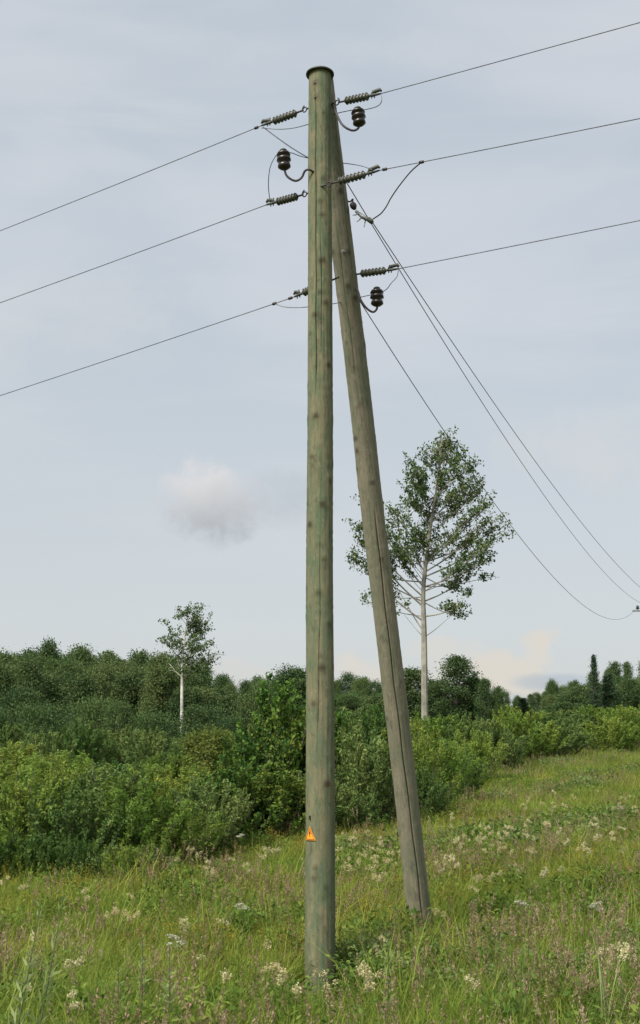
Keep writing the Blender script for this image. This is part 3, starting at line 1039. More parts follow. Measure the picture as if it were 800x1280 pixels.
def crown_tree_proto(seed, H, W, trunk_h, ncl, per, csize, lsize, lmat, bmat, shape='round', asp=.75, tr=.013):
    """single trunk tree whose crown is made of leaf clusters on limbs"""
    r_ = np.random.default_rng(seed)
    tubes = []
    bend = r_.normal(0, .02 * H, 2)
    tp = lambda t: np.array([bend[0] * math.sin(t * 2.6), bend[1] * math.sin(t * 2.2), H * t * .97 - .2 * (1 - t)])
    ts = np.linspace(0, 1, 12)
    tubes.append(([Vector(tp(t)) for t in ts], [H * tr * (1.02 - .95 * t) + .004 for t in ts]))
    cen = []; tn = []; dr = []
    for k in range(ncl):
        u = (k + .5) / ncl
        zt = trunk_h + (1 - trunk_h) * (u ** .9)
        if shape == 'round':
            w = math.sqrt(max(0.02, 1 - ((u - .42) / .60) ** 2)) if u > .42 else .62 + .38 * u / .42
        elif shape == 'tall':
            w = (.55 + .45 * math.sin(min(1, u * 1.5) * math.pi / 2)) * (1 - max(0, u - .55) / .50) ** .7 if u < 1 else .1
        else:  # cone
            w = max(.03, (1 - u) ** .85) * (.75 + .25 * ((k * 7) % 3) / 2)
        a = k * 2.399963 + r_.normal(0, .35)
        rr = W / 2 * w * (r_.uniform(.45, 1.08) if shape != 'cone' else r_.uniform(.6, 1.05))
        c = np.array([math.cos(a) * rr, math.sin(a) * rr, H * zt])
        if shape == 'cone': c[2] -= rr * .22
        st = tp(max(.08, zt - (.12 + .22 * rr / (W / 2 + 1e-6)) * (1 - trunk_h) * (1 if shape != 'cone' else .15)))
        mid = (st + c) / 2 + np.array([0, 0, -.04 * H * w if shape != 'cone' else .02 * H])
        q = [(1 - t) ** 2 * st + 2 * t * (1 - t) * mid + t * t * c for t in np.linspace(0, 1, 5)]
        tubes.append(([Vector(p) for p in q], [H * .0042 * (1.1 - t) for t in np.linspace(0, 1, 5)]))
        n = int(per * r_.uniform(.7, 1.3))
        cs = csize * r_.uniform(.7, 1.3)
        p = r_.normal(size=(n, 3)) * np.array([cs, cs, cs * (.62 if shape != 'cone' else .28)])
        if shape == 'cone':      # flat sprays along the bough
            t = r_.uniform(.15, 1.05, n)[:, None]
            p = p * .55 + (st - c) * (1 - t)
        p = p + c
        cen.append(p)
        tn.append(np.clip(r_.normal(.5, .2, n) + r_.normal(0, .15), 0, 1))
        dr.append((p - c) / (cs + 1e-6) * .5 + np.array([0, 0, -.1]))
    cen = np.concatenate(cen); tn = np.concatenate(tn); dr = np.concatenate(dr)
    V, Fq = leaf_quads(cen, lsize * r_.uniform(.6, 1.3, len(cen)), r_, asp, dirs=dr)
    return {'leaf': np_mesh('crown', V, Fq, lmat, attrs={'tint': np.repeat(tn, 4)}),
            'wood': tubes_mesh('trunk', tubes, bmat), 'H': H, 'W': W, 'pn': ('crown', 'trunk')}


def place(name, proto, x, y, H, W, label, cat, group=None, rz=None, z=None):
    """a copy of a plant: empty with its two parts, sharing mesh data"""
    z = gzf(x, y) if z is None else z
    o = empty(name, (x, y, z), label, cat, group, rz if rz is not None else random.uniform(0, 6.28))
    o.scale = (W / proto['W'], W / proto['W'], H / proto['H'])
    obj(proto['pn'][0], proto['leaf'], o)
    obj(proto['pn'][1], proto['wood'], o)
    return o


ORD = ['first', 'second', 'third', 'fourth', 'fifth', 'sixth', 'seventh', 'eighth', 'ninth', 'tenth', 'eleventh', 'twelfth', 'thirteenth', 'fourteenth', 'fifteenth',
       'sixteenth', 'seventeenth', 'eighteenth', 'nineteenth', 'twentieth']
for _t in ('twenty', 'thirty', 'forty'):
    ORD += [_t + '-' + q for q in ORD[:9]] + [{'twenty': 'thirtieth', 'thirty': 'fortieth', 'forty': 'fiftieth'}[_t]]


def number(objs):
    """tell look-alikes apart by their order from the left"""
    objs = sorted(objs, key=lambda o: o.location.x / o.location.y)
    for k, o in enumerate(objs):
        o['label'] = o['label'] + ', ' + ORD[k] + ' from left'


def place_px(name, proto, px, ytop, Y, wpx, label, cat, group=None, rz=None):
    """plant whose top shows at photo pixel (px, ytop) at depth Y, wpx photo pixels wide"""
    t = pix(px, ytop, Y)
    g = gzf(t.x, Y)
    H = max(.5, t.z - g)
    return place(name, proto, t.x, Y, H, wpx / F * Y * 1.0, label, cat, group, rz, g)


WIL = [shrub_proto(21 + k, 3.0, 3.2, 46, 13000, .115, .30, M['leaf_willow'], irregular=.22) for k in range(3)]
SAL = [shrub_proto(31 + k, 3.0, 3.4, 44, 12000, .105, .52, M['leaf_sallow'], irregular=.16) for k in range(3)]
ALD = [shrub_proto(41 + k, 4.0, 3.0, 40, 12000, .12, .70, M['leaf_alder'], irregular=.2) for k in range(2)]
FARB = [shrub_proto(51 + k, 3.0, 4.0, 44, 12000, .125, .5, M['leaf_sallow'], irregular=.15) for k in range(2)]
FARL = [shrub_proto(61 + k, 3.0, 4.0, 44, 12000, .125, .5, M['leaf_willow'], irregular=.15) for k in range(2)]
M['leaf_bright'] = leaf_mat('bright_leaf', ((0.076, 0.136, 0.030), (0.119, 0.200, 0.042), (0.170, 0.256, 0.060), (0.204, 0.240, 0.060)), 0.35)
M['leaf_olive'] = leaf_mat('olive_leaf', ((0.056, 0.093, 0.022), (0.096, 0.145, 0.030), (0.152, 0.196, 0.042), (0.176, 0.187, 0.048)), 0.35)
GRN = [shrub_proto(65, 3.0, 3.6, 40, 9000, .13, .5, M['leaf_bright'], irregular=.15), crown_tree_proto(66, 4.0, 3.4, .12, 70, 110, .28, .15, M['leaf_olive'], M['bark_dark'], 'round')]
MIDT = [crown_tree_proto(68 + k, 7, 6, .06, 90, 130, .55, .19, M['leaf_wood'], M['bark_dark'], 'round') for k in range(2)]
WOOD = [crown_tree_proto(71 + k, 12, 6.5, .16, 80, 160, .62, .25, M['leaf_wood'], M['bark_dark'], 'round') for k in range(3)] + \
       [crown_tree_proto(81 + k, 13, 5.0, .16, 80, 150, .55, .24, M['leaf_wood'], M['bark_dark'], 'tall') for k in range(2)]
FIR = [crown_tree_proto(91 + k, 12, 4.0, .05, 130, 60, .26, .2, M['leaf_fir'], M['bark_dark'], 'cone', asp=.4) for k in range(2)]

# ---- near thicket on the left: willows (front row then rows behind)
TH = 'willow shrubs of the thicket left of the pole'
front = [(-70, 975, 18.7, 190, 'W'), (28, 962, 18.5, 175, 'W'), (95, 985, 18.2, 150, 'S'), (160, 975, 18.8, 165, 'W'), (222, 992, 19.2, 130, 'W'), (262, 975, 20.8, 130, 'S'), (-150, 960, 18.7, 190, 'S')]
flab = ['olive willow shrub cut by the left edge of the picture, front row of the thicket', 'broad willow shrub with pale upper leaves near the left picture edge',
        'low dark leafy shrub second from the left edge in the thicket front', 'feathery mid green willow shrub in the middle of the thicket front',
        'slender pale willow shrub in the thicket front nearest to the meadow corner', 'dull green shrub at the right end of the thicket front',
        'willow shrub just beyond the left picture edge']
for k, (px, yt, Y, w, kd) in enumerate(front):
    pr = (WIL if kd == 'W' else SAL)[k % 3]
    place_px('willow_shrub', pr, px, yt, Y, w, flab[k], 'shrub', TH)
back = [(-90, 950, 25, 200), (-5, 938, 26, 150), (60, 948, 25.5, 160), (125, 955, 25, 150), (190, 958, 26, 150), (245, 962, 27, 120),
        (-60, 935, 31, 170), (20, 930, 32, 150), (85, 942, 32, 140), (150, 948, 33, 130), (212, 945, 34, 110)]
for k, (px, yt, Y, w) in enumerate(back):
    place_px('willow_shrub', WIL[(k + 1) % 3] if k % 3 else SAL[k % 3], px, yt, Y, w,
             'olive green willow shrub behind the front row of the left thicket', 'shrub', 'rear willow shrubs of the left thicket')
# base growth of the thicket
for k in range(16):
    px = -60 + k * 22 + random.uniform(-8, 8)
    place_px('willow_shrub', SAL[k % 3] if k % 2 else WIL[k % 3], px, 1052 + random.uniform(-18, 12), 17.6 + max(0, px - 180) * .035 + random.uniform(-.3, .3), random.uniform(60, 90),
             'low leafy young shrub at the foot of the left thicket', 'shrub', 'low shrubs at the foot of the left thicket')

# ---- tall bush mass behind the upright pole
place_px('alder_shrub', ALD[0], 352, 852, 26, 130, 'tall dark green alder bush directly left of the upright pole', 'shrub')
place_px('alder_shrub', ALD[1], 318, 905, 24.5, 110, 'medium green alder bush leaning left in front of the tall alder', 'shrub')
place_px('alder_shrub', ALD[1], 388, 868, 27, 110, 'dark alder bush hidden mostly behind the upright pole', 'shrub')
place_px('alder_shrub', ALD[0], 290, 955, 22.4, 110, 'low alder bush at the foot of the tall bush left of the pole', 'shrub')
place_px('alder_shrub', ALD[0], 345, 960, 23.2, 120, 'dense dark bush at ground level just left of the pole', 'shrub')
place_px('sallow_shrub', SAL[0], 445, 905, 25.5, 150, 'big dark sallow bush between the upright pole and the brace pole', 'shrub')
place_px('sallow_shrub', SAL[1], 395, 960, 24, 110, 'dark rounded sallow bush behind the middle of the upright pole', 'shrub')
place_px('sallow_shrub', SAL[2], 470, 935, 26, 110, 'dark sallow bush touching the left side of the brace pole', 'shrub')
place_px('sallow_shrub', SAL[0], 430, 985, 24.0, 100, 'low sallow bush with dark gaps near the white flowers right of the pole', 'shrub')
place_px('willow_shrub', WIL[0], 510, 905, 29, 120, 'grey green willow bush crossing behind the brace pole', 'shrub')
place_px('willow_shrub', WIL[1], 552, 918, 32, 110, 'feathery grey green willow bush just right of the brace pole', 'shrub')
place_px('sallow_shrub', SAL[2], 525, 960, 28, 80, 'low bush in the corner right of the brace pole', 'shrub')
place_px('willow_shrub', WIL[2], 590, 915, 39, 100, 'mid green willow bush second to the right of the brace pole', 'shrub')
place_px('sallow_shrub', SAL[1], 575, 940, 36, 70, 'dark lower bush under the willow second right of the brace pole', 'shrub')
place_px('sallow_shrub', SAL[0], 628, 910, 44, 90, 'dark rounded bush below the gap right of the aspen', 'shrub')
place_px('willow_shrub', WIL[0], 660, 908, 50, 90, 'rounded mid green bush at the corner of the sloping meadow', 'shrub')
# pale young growth behind (the light band behind the poles)
for k in range(14):
    px = 395 + k * 30 + random.uniform(-8, 8)
    place_px('willow_shrub', (FARL + FARB)[k % 4], px, 893 + random.uniform(-13, 10), 46 + random.uniform(-3, 4) + max(0, k - 8) * 2.5, random.uniform(75, 105),
             'young bush in the light green band behind the poles', 'shrub', 'pale young bushes in the band behind the poles')
for k in range(12):
    px = 665 + k * 21 + random.uniform(-6, 6)
    place_px('sallow_shrub', FARB[k % 2], px, 905 + random.uniform(-12, 10) - k * .4, 68 + k * 1.2 + random.uniform(-2, 3), random.uniform(60, 85),
             'low grey green bush along the upper edge of the right meadow', 'shrub', 'bushes along the upper edge of the right meadow')
for k in range(12):
    px = 600 + k * 22 + random.uniform(-6, 6)
    place_px('sallow_shrub', (FARB + FARL)[k % 4], px, 886 + random.uniform(-8, 8) - k * .6, 86 + random.uniform(-4, 6), random.uniform(60, 90),
             'rounded grey green bush in the second row above the right meadow', 'shrub', 'second row of bushes above the right meadow')

# ---- middle distance bushes on the left
place_px('round_bush', GRN[1], 263, 916, 40, 72, 'rounded yellow green bush standing out left of the tall alder', 'shrub')
place_px('round_bush', GRN[0], 206, 943, 38, 85, 'bright light green low bush just beyond the thicket', 'shrub')
mid = [(100, 902, 62, 90), (60, 915, 58, 80), (150, 908, 64, 80), (190, 912, 60, 90), (235, 925, 56, 60), (15, 905, 62, 80), (-40, 905, 62, 90), (300, 915, 60, 70), (330, 900, 64, 70)]
for k, (px, yt, Y, w) in enumerate(mid):
    place_px('round_bush', FARB[k % 2], px, yt, Y, w, 'rounded grey green bush in the hollow before the left wood', 'shrub', 'rounded bushes in the hollow before the left wood')
for k in range(14):
    px = -40 + k * 33 + random.uniform(-8, 8)
    if abs(px - 228) < 24: continue
    place_px('round_tree', MIDT[k % 2], px, 880 + [0, 12, -12, 6, 20, -6][k % 6] + random.uniform(-4, 4), 82 + random.uniform(-9, 9), random.uniform(42, 74),
             'small rounded tree at the foot of the left wood', 'tree', 'small trees at the foot of the left wood')


# ---- woods: individual front trees, the mass behind as one object
def skyline(px):
    xs = [-120, 0, 60, 130, 180, 215, 250, 285, 320, 350, 380, 420, 470, 520, 600, 640, 700, 740, 770, 800, 920]
    ys = [822, 822, 818, 825, 822, 830, 838, 855, 853, 848, 844, 856, 854, 862, 872, 868, 856, 846, 844, 836, 830]
    return float(np.interp(px, xs, ys))


wood_pts = []
k = 0
for px in np.arange(-110, 930, 19):
    Y = 108 + random.uniform(-6, 6)
    pr = WOOD[random.randrange(5)]
    yt = skyline(px) + random.uniform(8, 34)
    if px < 410:
        lab = 'dark green broadleaf tree in the front row of the left wood'; grp = 'front row trees of the left wood'
    elif px < 600:
        lab = 'dark green tree in the low row of trees behind the poles'; grp = 'low row of trees behind the poles'
    else:
        lab = 'dark green broadleaf tree in the front row of the right wood'; grp = 'front row trees of the right wood'
    place_px('woodland_tree', pr, px + random.uniform(-6, 6), yt, Y, random.uniform(34, 58), lab, 'tree', grp)
    k += 1
for row, (Y0, dy) in enumerate(((122, 10), (136, 4), (150, -2))):
    for px in np.arange(-130, 950, 11.5):
        Y = Y0 + random.uniform(-6, 6)
        q = px + random.uniform(-8, 8)
        t = pix(q, skyline(q) + dy + random.choice([-9, -4, 0, 3, 6, 9]) + random.uniform(-4, 6), Y)
        H = t.z - gzf(t.x, Y)
        wood_pts.append((t.x, Y, gzf(t.x, Y), random.randrange(5), H / 12.5, random.uniform(.5, .85)))


def scatter(name, pts, rot, scl, idx, protos, label, cat=None):
    """one object of many instances (geometry nodes); protos are unlinked source objects"""
    me = bpy.data.meshes.new(name)
    n = len(pts)
    me.vertices.add(n)
    me.vertices.foreach_set('co', np.asarray(pts, dtype=np.float32).ravel())
    a = me.attributes.new('rot', 'FLOAT_VECTOR', 'POINT'); a.data.foreach_set('vector', np.asarray(rot, dtype=np.float32).ravel())
    a = me.attributes.new('scl', 'FLOAT_VECTOR', 'POINT'); a.data.foreach_set('vector', np.asarray(scl, dtype=np.float32).ravel())
    a = me.attributes.new('idx', 'INT', 'POINT'); a.data.foreach_set('value', np.asarray(idx, dtype=np.int32).ravel())
    o = obj(name, me)
    tag(o, label, cat, None, 'stuff')
    ng = bpy.data.node_groups.new(name + '_nodes', 'GeometryNodeTree')
    ng.interface.new_socket('Geometry', in_out='INPUT', socket_type='NodeSocketGeometry')
    ng.interface.new_socket('Geometry', in_out='OUTPUT', socket_type='NodeSocketGeometry')
    gi = ng.nodes.new('NodeGroupInput'); go = ng.nodes.new('NodeGroupOutput')
    iop = ng.nodes.new('GeometryNodeInstanceOnPoints')
    jn = ng.nodes.new('GeometryNodeJoinGeometry')
    for p in protos:
        oi = ng.nodes.new('GeometryNodeObjectInfo')
        oi.inputs['Object'].default_value = p
        oi.inputs['As Instance'].default_value = True
        ng.links.new(oi.outputs['Geometry'], jn.inputs[0])
    ng.links.new(gi.outputs[0], iop.inputs['Points'])
    ng.links.new(jn.outputs[0], iop.inputs['Instance'])
    iop.inputs['Pick Instance'].default_value = True

    def na(nm, typ):
        q = ng.nodes.new('GeometryNodeInputNamedAttribute'); q.data_type = typ
        q.inputs['Name'].default_value = nm
        return [s for s in q.outputs if s.enabled and s.name == 'Attribute'][0]
    ng.links.new(na('idx', 'INT'), iop.inputs['Instance Index'])
    ng.links.new(na('scl', 'FLOAT_VECTOR'), iop.inputs['Scale'])
    e2r = ng.nodes.new('FunctionNodeEulerToRotation')
    ng.links.new(na('rot', 'FLOAT_VECTOR'), e2r.inputs[0])
    ng.links.new(e2r.outputs[0], iop.inputs['Rotation'])
    ng.links.new(iop.outputs[0], go.inputs[0])
    md = o.modifiers.new('scatter', 'NODES'); md.node_group = ng
    return o


def unlinked(name, me):
    return bpy.data.objects.new(name, me)


def merged(name, proto):
    """foliage and wood of a tree joined in one mesh for the wood mass"""
    a, b = proto['leaf'], proto['wood']
    va = np.empty(len(a.vertices) * 3, np.float32); a.vertices.foreach_get('co', va)
    me = a.copy(); me.name = name
    return me


wp = np.array([p[:3] for p in wood_pts])
wi = np.array([p[3] for p in wood_pts])
ws = np.array([[p[4] * p[5], p[4] * p[5], p[4]] for p in wood_pts])
wr = np.zeros((len(wp), 3)); wr[:, 2] = rng.uniform(0, 6.28, len(wp))
scatter('distant_wood', wp, wr, ws, wi, [unlinked('tree_source', merged('tree_crown', p)) for p in WOOD],
        'mass of dark mixed woodland closing the view behind the meadow')

# ---- trees that stand out
def px_tree(name, label, cat, Y, trunk, r0, branches, lmat, bmat, lsize, per, csize, seed, twigs=9, asp=.8, hang=0.0):
    """tree whose trunk and boughs follow the photograph's outline; every bough also gets its own depth"""
    r_ = np.random.default_rng(seed)
    base = pix(trunk[0][0], trunk[0][1], Y)
    base.z = gzf(base.x, Y)
    o = empty(name, base, label, cat)
    T = [pix(a, b, Y + c) - base for (a, b, c) in trunk]
    T[0] = Vector((0, 0, -.1))
    tc = spl(T, 8)
    n = len(tc)
    tubes = [(tc, [r0 * (1 - .9 * (i / (n - 1)) ** .9) + .012 for i in range(n)])]
    cen = []; tn = []; dr = []
    s = Y / F
    for (y0, ex, ey, dz, thick, dens) in branches:
        # start on the trunk at photo height y0
        zz = pix(400, y0, Y).z - base.z
        st = min(tc, key=lambda p: abs(p.z - zz))
        E = pix(ex, ey, Y + dz) - base
        d = E - st
        mid1 = st + d * .35 + Vector((0, 0, -.03 * d.length)); mid2 = st + d * .7 + Vector((0, 0, -.015 * d.length))
        br = spl([st, mid1, mid2, E], 5)
        m_ = len(br)
        r1 = thick * r0 * .62
        tubes.append((br, [r1 * (1 - .85 * i / (m_ - 1)) + .006 for i in range(m_)]))
        if dens <= 0: continue
        for q in range(int(twigs * dens) + 2):
            t = r_.uniform(.34, 1.0)
            p = br[min(m_ - 1, int(t * (m_ - 1)))]
            up = Vector(r_.normal(size=3)); up.z = abs(up.z) * .8 + .25
            up.normalize()
            ln = csize * r_.uniform(1.0, 2.6)
            tip = p + (up * .75 + d.normalized() * .45 - Vector((0, 0, hang)) * r_.uniform(.3, 1.3)) * ln
            tubes.append(([p, (p + tip) / 2 + Vector((0, 0, .03)), tip], [.012, .008, .004]))
            for w_ in range(3):
                c = np.array(p.lerp(tip, .35 + .325 * w_))
                k_ = int(per * r_.uniform(.3, 1.1) / 3)
                pp = r_.normal(size=(k_, 3)) * csize * .25 + c
                cen.append(pp)
                tn.append(np.clip(r_.normal(.5, .2, k_) + r_.normal(0, .15), 0, 1))
                dr.append(r_.normal(size=(k_, 3)) * .8 + np.array([0, 0, -.5]))
    cen = np.concatenate(cen); tn = np.concatenate(tn); dr = np.concatenate(dr)
    V, Fq = leaf_quads(cen, lsize * r_.uniform(.6, 1.25, len(cen)), r_, asp, dirs=dr)
    obj('crown', np_mesh('crown', V, Fq, lmat, attrs={'tint': np.repeat(tn, 4)}), o)
    obj('trunk', tubes_mesh('trunk', tubes, bmat, 7), o)
    print(name, 'leaves', len(cen), 'height', tc[-1].z)
    return o


AY = 62
br = []
rb = random.Random(5)
# (start y on trunk, end x, end y, depth offset, thickness, density)
br += [(800, 572, 762, -.5, .16, .0), (795, 505, 768, .4, .14, .0), (705, 625, 722, .3, .10, 0)]
br += [(790, 497, 735, .6, .3, .0), (775, 462, 720, -.7, .38, .55), (760, 447, 672, .9, .4, 2.3), (748, 438, 652, -.5, .34, 2.3), (770, 452, 752, .5, .2, .7), (755, 432, 695, 1.2, .3, 2.1),
       (735, 452, 630, -1.0, .3, 1.3), (735, 478, 660, 1.0, .3, 1.6), (715, 488, 640, -.3, .3, 1.4), (745, 462, 745, .8, .2, .6), (700, 470, 690, -1.2, .3, 1.3), (725, 455, 715, .2, .3, 1.0)]
br += [(770, 575, 760, -.8, .36, 1.2), (755, 590, 720, .9, .34, 1.2), (750, 582, 775, .2, .25, 1.0), (735, 612, 700, -.5, .34, 1.2), (720, 628, 668, .8, .34, 1.4), (705, 636, 655, -1.2, .3, 1.2),
       (715, 600, 665, .1, .34, 1.4), (700, 612, 630, .9, .34, 1.3), (690, 618, 650, -1.6, .3, 1.2), (720, 590, 745, .7, .22, .9), (735, 620, 720, 1.5, .2, .6)]
for k in range(40):
    ey = 550 + 150 * ((k + .5) / 40) ** .85 + rb.uniform(-5, 5)
    half = 10 + 58 * math.sin(min(1.0, (ey - 540) / 115.0) * math.pi / 2)
    dx = rb.uniform(-1, 1) * half
    dz_ = rb.uniform(-1, 1) * half
    br.append((min(742, ey + 14 + .75 * max(abs(dx), abs(dz_))), 551 + dx, ey, dz_ * AY / F, .12, .95))
br += [(640, 552, 545, 0, .2, 1.6), (640, 566, 548, .6, .2, 1.4), (650, 590, 585, .5, .2, 1.4), (650, 606, 610, -.5, .2, 1.3), (660, 508, 622, .5, .2, 1.6), (640, 514, 592, -.4, .2, 1.5)]
px_tree('aspen_tree', 'tall slender aspen with pale trunk and loose crown right of the brace pole', 'tree', AY,
        [(531, 918, 0), (530.5, 850, 0), (530, 790, .05), (529, 740, .1), (534, 690, 0), (541, 640, -.1), (549, 590, .1), (553, 548, .1)], .20, br,
        M['leaf_aspen'], M['bark_aspen'], .155, 29, .40, 3, twigs=10)
br = []
for k in range(60):
    ey = 758 + 80 * (k + .5) / 60 + rb.uniform(-3, 3)
    half = 7 + 29 * math.sin(min(1.0, (ey - 750) / 42.0) * math.pi / 2)
    dx = rb.uniform(-1, 1) * half
    br.append((min(846, ey + 5 + .7 * abs(dx)), 236 + dx, ey, rb.uniform(-1.0, 1.0) * half * 85 / F, .16, .42))
px_tree('birch_tree', 'tall white trunked birch rising above the left wood', 'tree', 85,
        [(228, 908, 0), (227.5, 870, 0), (228, 830, 0), (231, 795, .1), (236, 756, 0)], .145, br, M['leaf_birch'], M['bark_white'], .16, 26, .40, 8, twigs=9, hang=.7)
place_px('spruce_tree', FIR[0], 742, 818, 98, 38, 'small spruce poking above the right wood against the sky', 'tree')
place_px('spruce_tree', FIR[1], 762, 842, 100, 60, 'dark spruce just right of the small spruce on the right skyline', 'tree')
place_px('spruce_tree', FIR[1], 652, 872, 70, 60, 'small dark spruce among the grey green bushes above the meadow', 'tree')
place_px('dark_tree', WOOD[3], 572, 822, 84, 52, 'dark dense conical tree right of the aspen trunk', 'tree')
place_px('dark_tree', WOOD[0], 590, 850, 86, 50, 'lower dark tree on the right flank of the conical tree', 'tree')
place_px('dark_tree', WOOD[4], 515, 838, 88, 60, 'dark rounded tree behind the lower trunk of the aspen', 'tree')
place_px('dark_tree', WOOD[1], 548, 855, 86, 50, 'mid green tree directly right of the aspen trunk', 'tree')
place_px('young_birch', WOOD[3], 606, 850, 80, 22, 'thin young birch standing against the sky, left of two', 'tree')
place_px('young_birch', WOOD[4], 622, 860, 80, 20, 'thin young birch standing against the sky, right of two', 'tree')
place_px('woodland_tree', WOOD[2], 197, 822, 104, 34, 'tree with a bumpy top beside the tall birch on the left skyline', 'tree')
place_px('woodland_tree', WOOD[1], 366, 838, 92, 60, 'tree on the skyline immediately left of the upright pole', 'tree')


# ------------------------------------------------------------------ meadow
def blades(n, h0, h1, w, spread, lean, r_, segs=3, curl=.5):
    """n grass blades; returns V, F(quads), along"""
    V = []; Fq = []; al = []; tn = []
    base = r_.normal(size=(n, 2)) * spread
    H = r_.uniform(h0, h1, n)
    az = r_.uniform(0, 2 * np.pi, n); le = np.abs(r_.normal(0, lean, n)); cu = r_.uniform(.1, curl, n)
    tt = r_.uniform(0, 1, n)
    for k in range(n):
        d = np.array([math.cos(az[k]), math.sin(az[k])]); s = np.array([-d[1], d[0]])
        o = len(V)
        for i in range(segs + 1):
            t = i / segs
            out = H[k] * (le[k] * t + cu[k] * t * t * t)
            z = H[k] * t * (1 - .35 * cu[k] * t * t)
            ww = w * (1 - t) ** .6 * .5 + .0008
            for sg in (-1, 1):
                V.append((base[k, 0] + d[0] * out + s[0] * ww * sg, base[k, 1] + d[1] * out + s[1] * ww * sg, z))
                tn.append(min(1, max(0, tt[k] * .75 + .25 * t)))
            if i: Fq.append((o + 2 * i - 2, o + 2 * i - 1, o + 2 * i + 1, o + 2 * i))
    return np.array(V), np.array(Fq), np.array(tn)


def grass_proto(name, seed, n, h0, h1, w, spread, lean, mat, curl=.5):
    r_ = np.random.default_rng(seed)
    V, Fq, tn = blades(n, h0, h1, w, spread, lean, r_, 3, curl)
    return unlinked(name, np_mesh(name, V, Fq, mat, attrs={'tint': tn}))


def stalks(parts, r_, n, h0, h1, spread, head, lean=.12, w=.004):
    """vertical stems with a flower or seed head made of small leaves; head(top, dir, r) -> centres,sizes,dirs,asp"""
    for k in range(n):
        h = r_.uniform(h0, h1)
        b = np.array([*(r_.normal(size=2) * spread), 0.0])
        az = r_.uniform(0, 6.28); L = abs(r_.normal(0, lean)) * h
        top = b + np.array([math.cos(az) * L, math.sin(az) * L, h])
        side = np.array([-math.sin(az + .8), math.cos(az + .8), 0]) * w * .5
        side2 = np.array([math.cos(az + .8), math.sin(az + .8), 0]) * w * .5
        midp = (b + top) / 2 + np.array([0, 0, 0]) - (top - b) * np.array([.08, .08, 0])
        for sd in (side, side2):
            V = np.array([b - sd, b + sd, midp + sd, midp - sd, top + sd * .5, top - sd * .5])
            parts.append((V, np.array([[0, 1, 2, 3], [3, 2, 4, 5]]), 1.0, .5))
        head(parts, top, (top - b) / h, r_)


def finish(name, parts, mat):
    Vs, Fs, pt, tn, off = [], [], [], [], 0
    for V, Fq, part, tint in parts:
        Vs.append(V); Fs.append(Fq + off); off += len(V)
        pt.append(np.full(len(V), part)); tn.append(np.full(len(V), .5) * 0 + tint)
    return np_mesh(name, np.concatenate(Vs), np.concatenate(Fs), mat, attrs={'part': np.concatenate(pt), 'tint': np.concatenate(tn)})


def head_seed(parts, top, d, r_):
    n = 26; L = r_.uniform(.10, .20)
    t = r_.uniform(0, 1, n)
    c = top - d * (L * t)[:, None] + r_.normal(size=(n, 3)) * (.006 + .012 * t * (1.15 - t))[:, None]
    dd = np.tile(d, (n, 1)) + r_.normal(size=(n, 3)) * .4
    V, Fq = leaf_quads(c, r_.uniform(.018, .034, n), r_, .38, dirs=dd)
    parts.append((V, Fq, 0.0, np.repeat(r_.uniform(.1, 1, n), 4)))


def head_spike(parts, top, d, r_):
    n = 40; L = r_.uniform(.14, .26)
    t = r_.uniform(0, 1, n)
    c = top - d * (L * t)[:, None] + r_.normal(size=(n, 3)) * .010
    dd = np.tile(d, (n, 1)) + r_.normal(size=(n, 3)) * .5
    V, Fq = leaf_quads(c, r_.uniform(.02, .034, n), r_, .5, dirs=dd)
    parts.append((V, Fq, 0.0, np.repeat(r_.uniform(.1, 1, n), 4)))


def head_cream(parts, top, d, r_):
    for q in range(r_.integers(3, 6)):
        c0 = top + r_.normal(size=3) * np.array([.020, .020, .026])
        n = 34
        c = c0 + r_.normal(size=(n, 3)) * np.array([.013, .013, .015])
        V, Fq = leaf_quads(c, r_.uniform(.010, .020, n), r_, .85)
        parts.append((V, Fq, 0.0, np.repeat(r_.uniform(.0, 1, n), 4)))


def head_umbel(parts, top, d, r_):
    for q in range(12):
        a = r_.uniform(0, 6.28); rr = .05 * math.sqrt(r_.uniform(0, 1))
        c0 = top + np.array([math.cos(a) * rr, math.sin(a) * rr, .02 - rr * .15 + r_.normal() * .012 + math.cos(a) * rr * .35])
        n = 14
        c = c0 + r_.normal(size=(n, 3)) * np.array([.011, .011, .004])
        V, Fq = leaf_quads(c, r_.uniform(.010, .018, n), r_, .85, up=2)
        parts.append((V, Fq, 0.0, np.repeat(r_.uniform(.2, 1, n), 4)))
        ray = np.array([top - d * .07 - [.001, 0, 0], top - d * .07 + [.001, 0, 0], c0 + [.001, 0, 0], c0 - [.001, 0, 0]])
        parts.append((ray, np.array([[0, 1, 2, 3]]), 1.0, .5))


def head_yellow(parts, top, d, r_):
    n = 46
    c = top + r_.normal(size=(n, 3)) * np.array([.03, .03, .055]) - d * .05
    V, Fq = leaf_quads(c, r_.uniform(.010, .018, n), r_, .8)
    parts.append((V, Fq, 0.0, np.repeat(r_.uniform(.1, 1, n), 4)))


def stem_leaves(parts, b, h, n, size, r_, asp=.35, spread=.05, lo=.05, hi=.9, part=1.0, up=.5):
    z = r_.uniform(lo, hi, n) * h
    a = r_.uniform(0, 6.28, n)
    out = size * .45 + r_.uniform(0, spread, n)
    c = np.stack([b[0] + np.cos(a) * out, b[1] + np.sin(a) * out, z], -1)
    dd = np.stack([np.cos(a), np.sin(a), np.full(n, up)], -1)
    V, Fq = leaf_quads(c, r_.uniform(.6, 1.2, n) * size, r_, asp, dirs=dd, up=.8)
    parts.append((V, Fq, part, np.repeat(r_.uniform(0, 1, n), 4)))


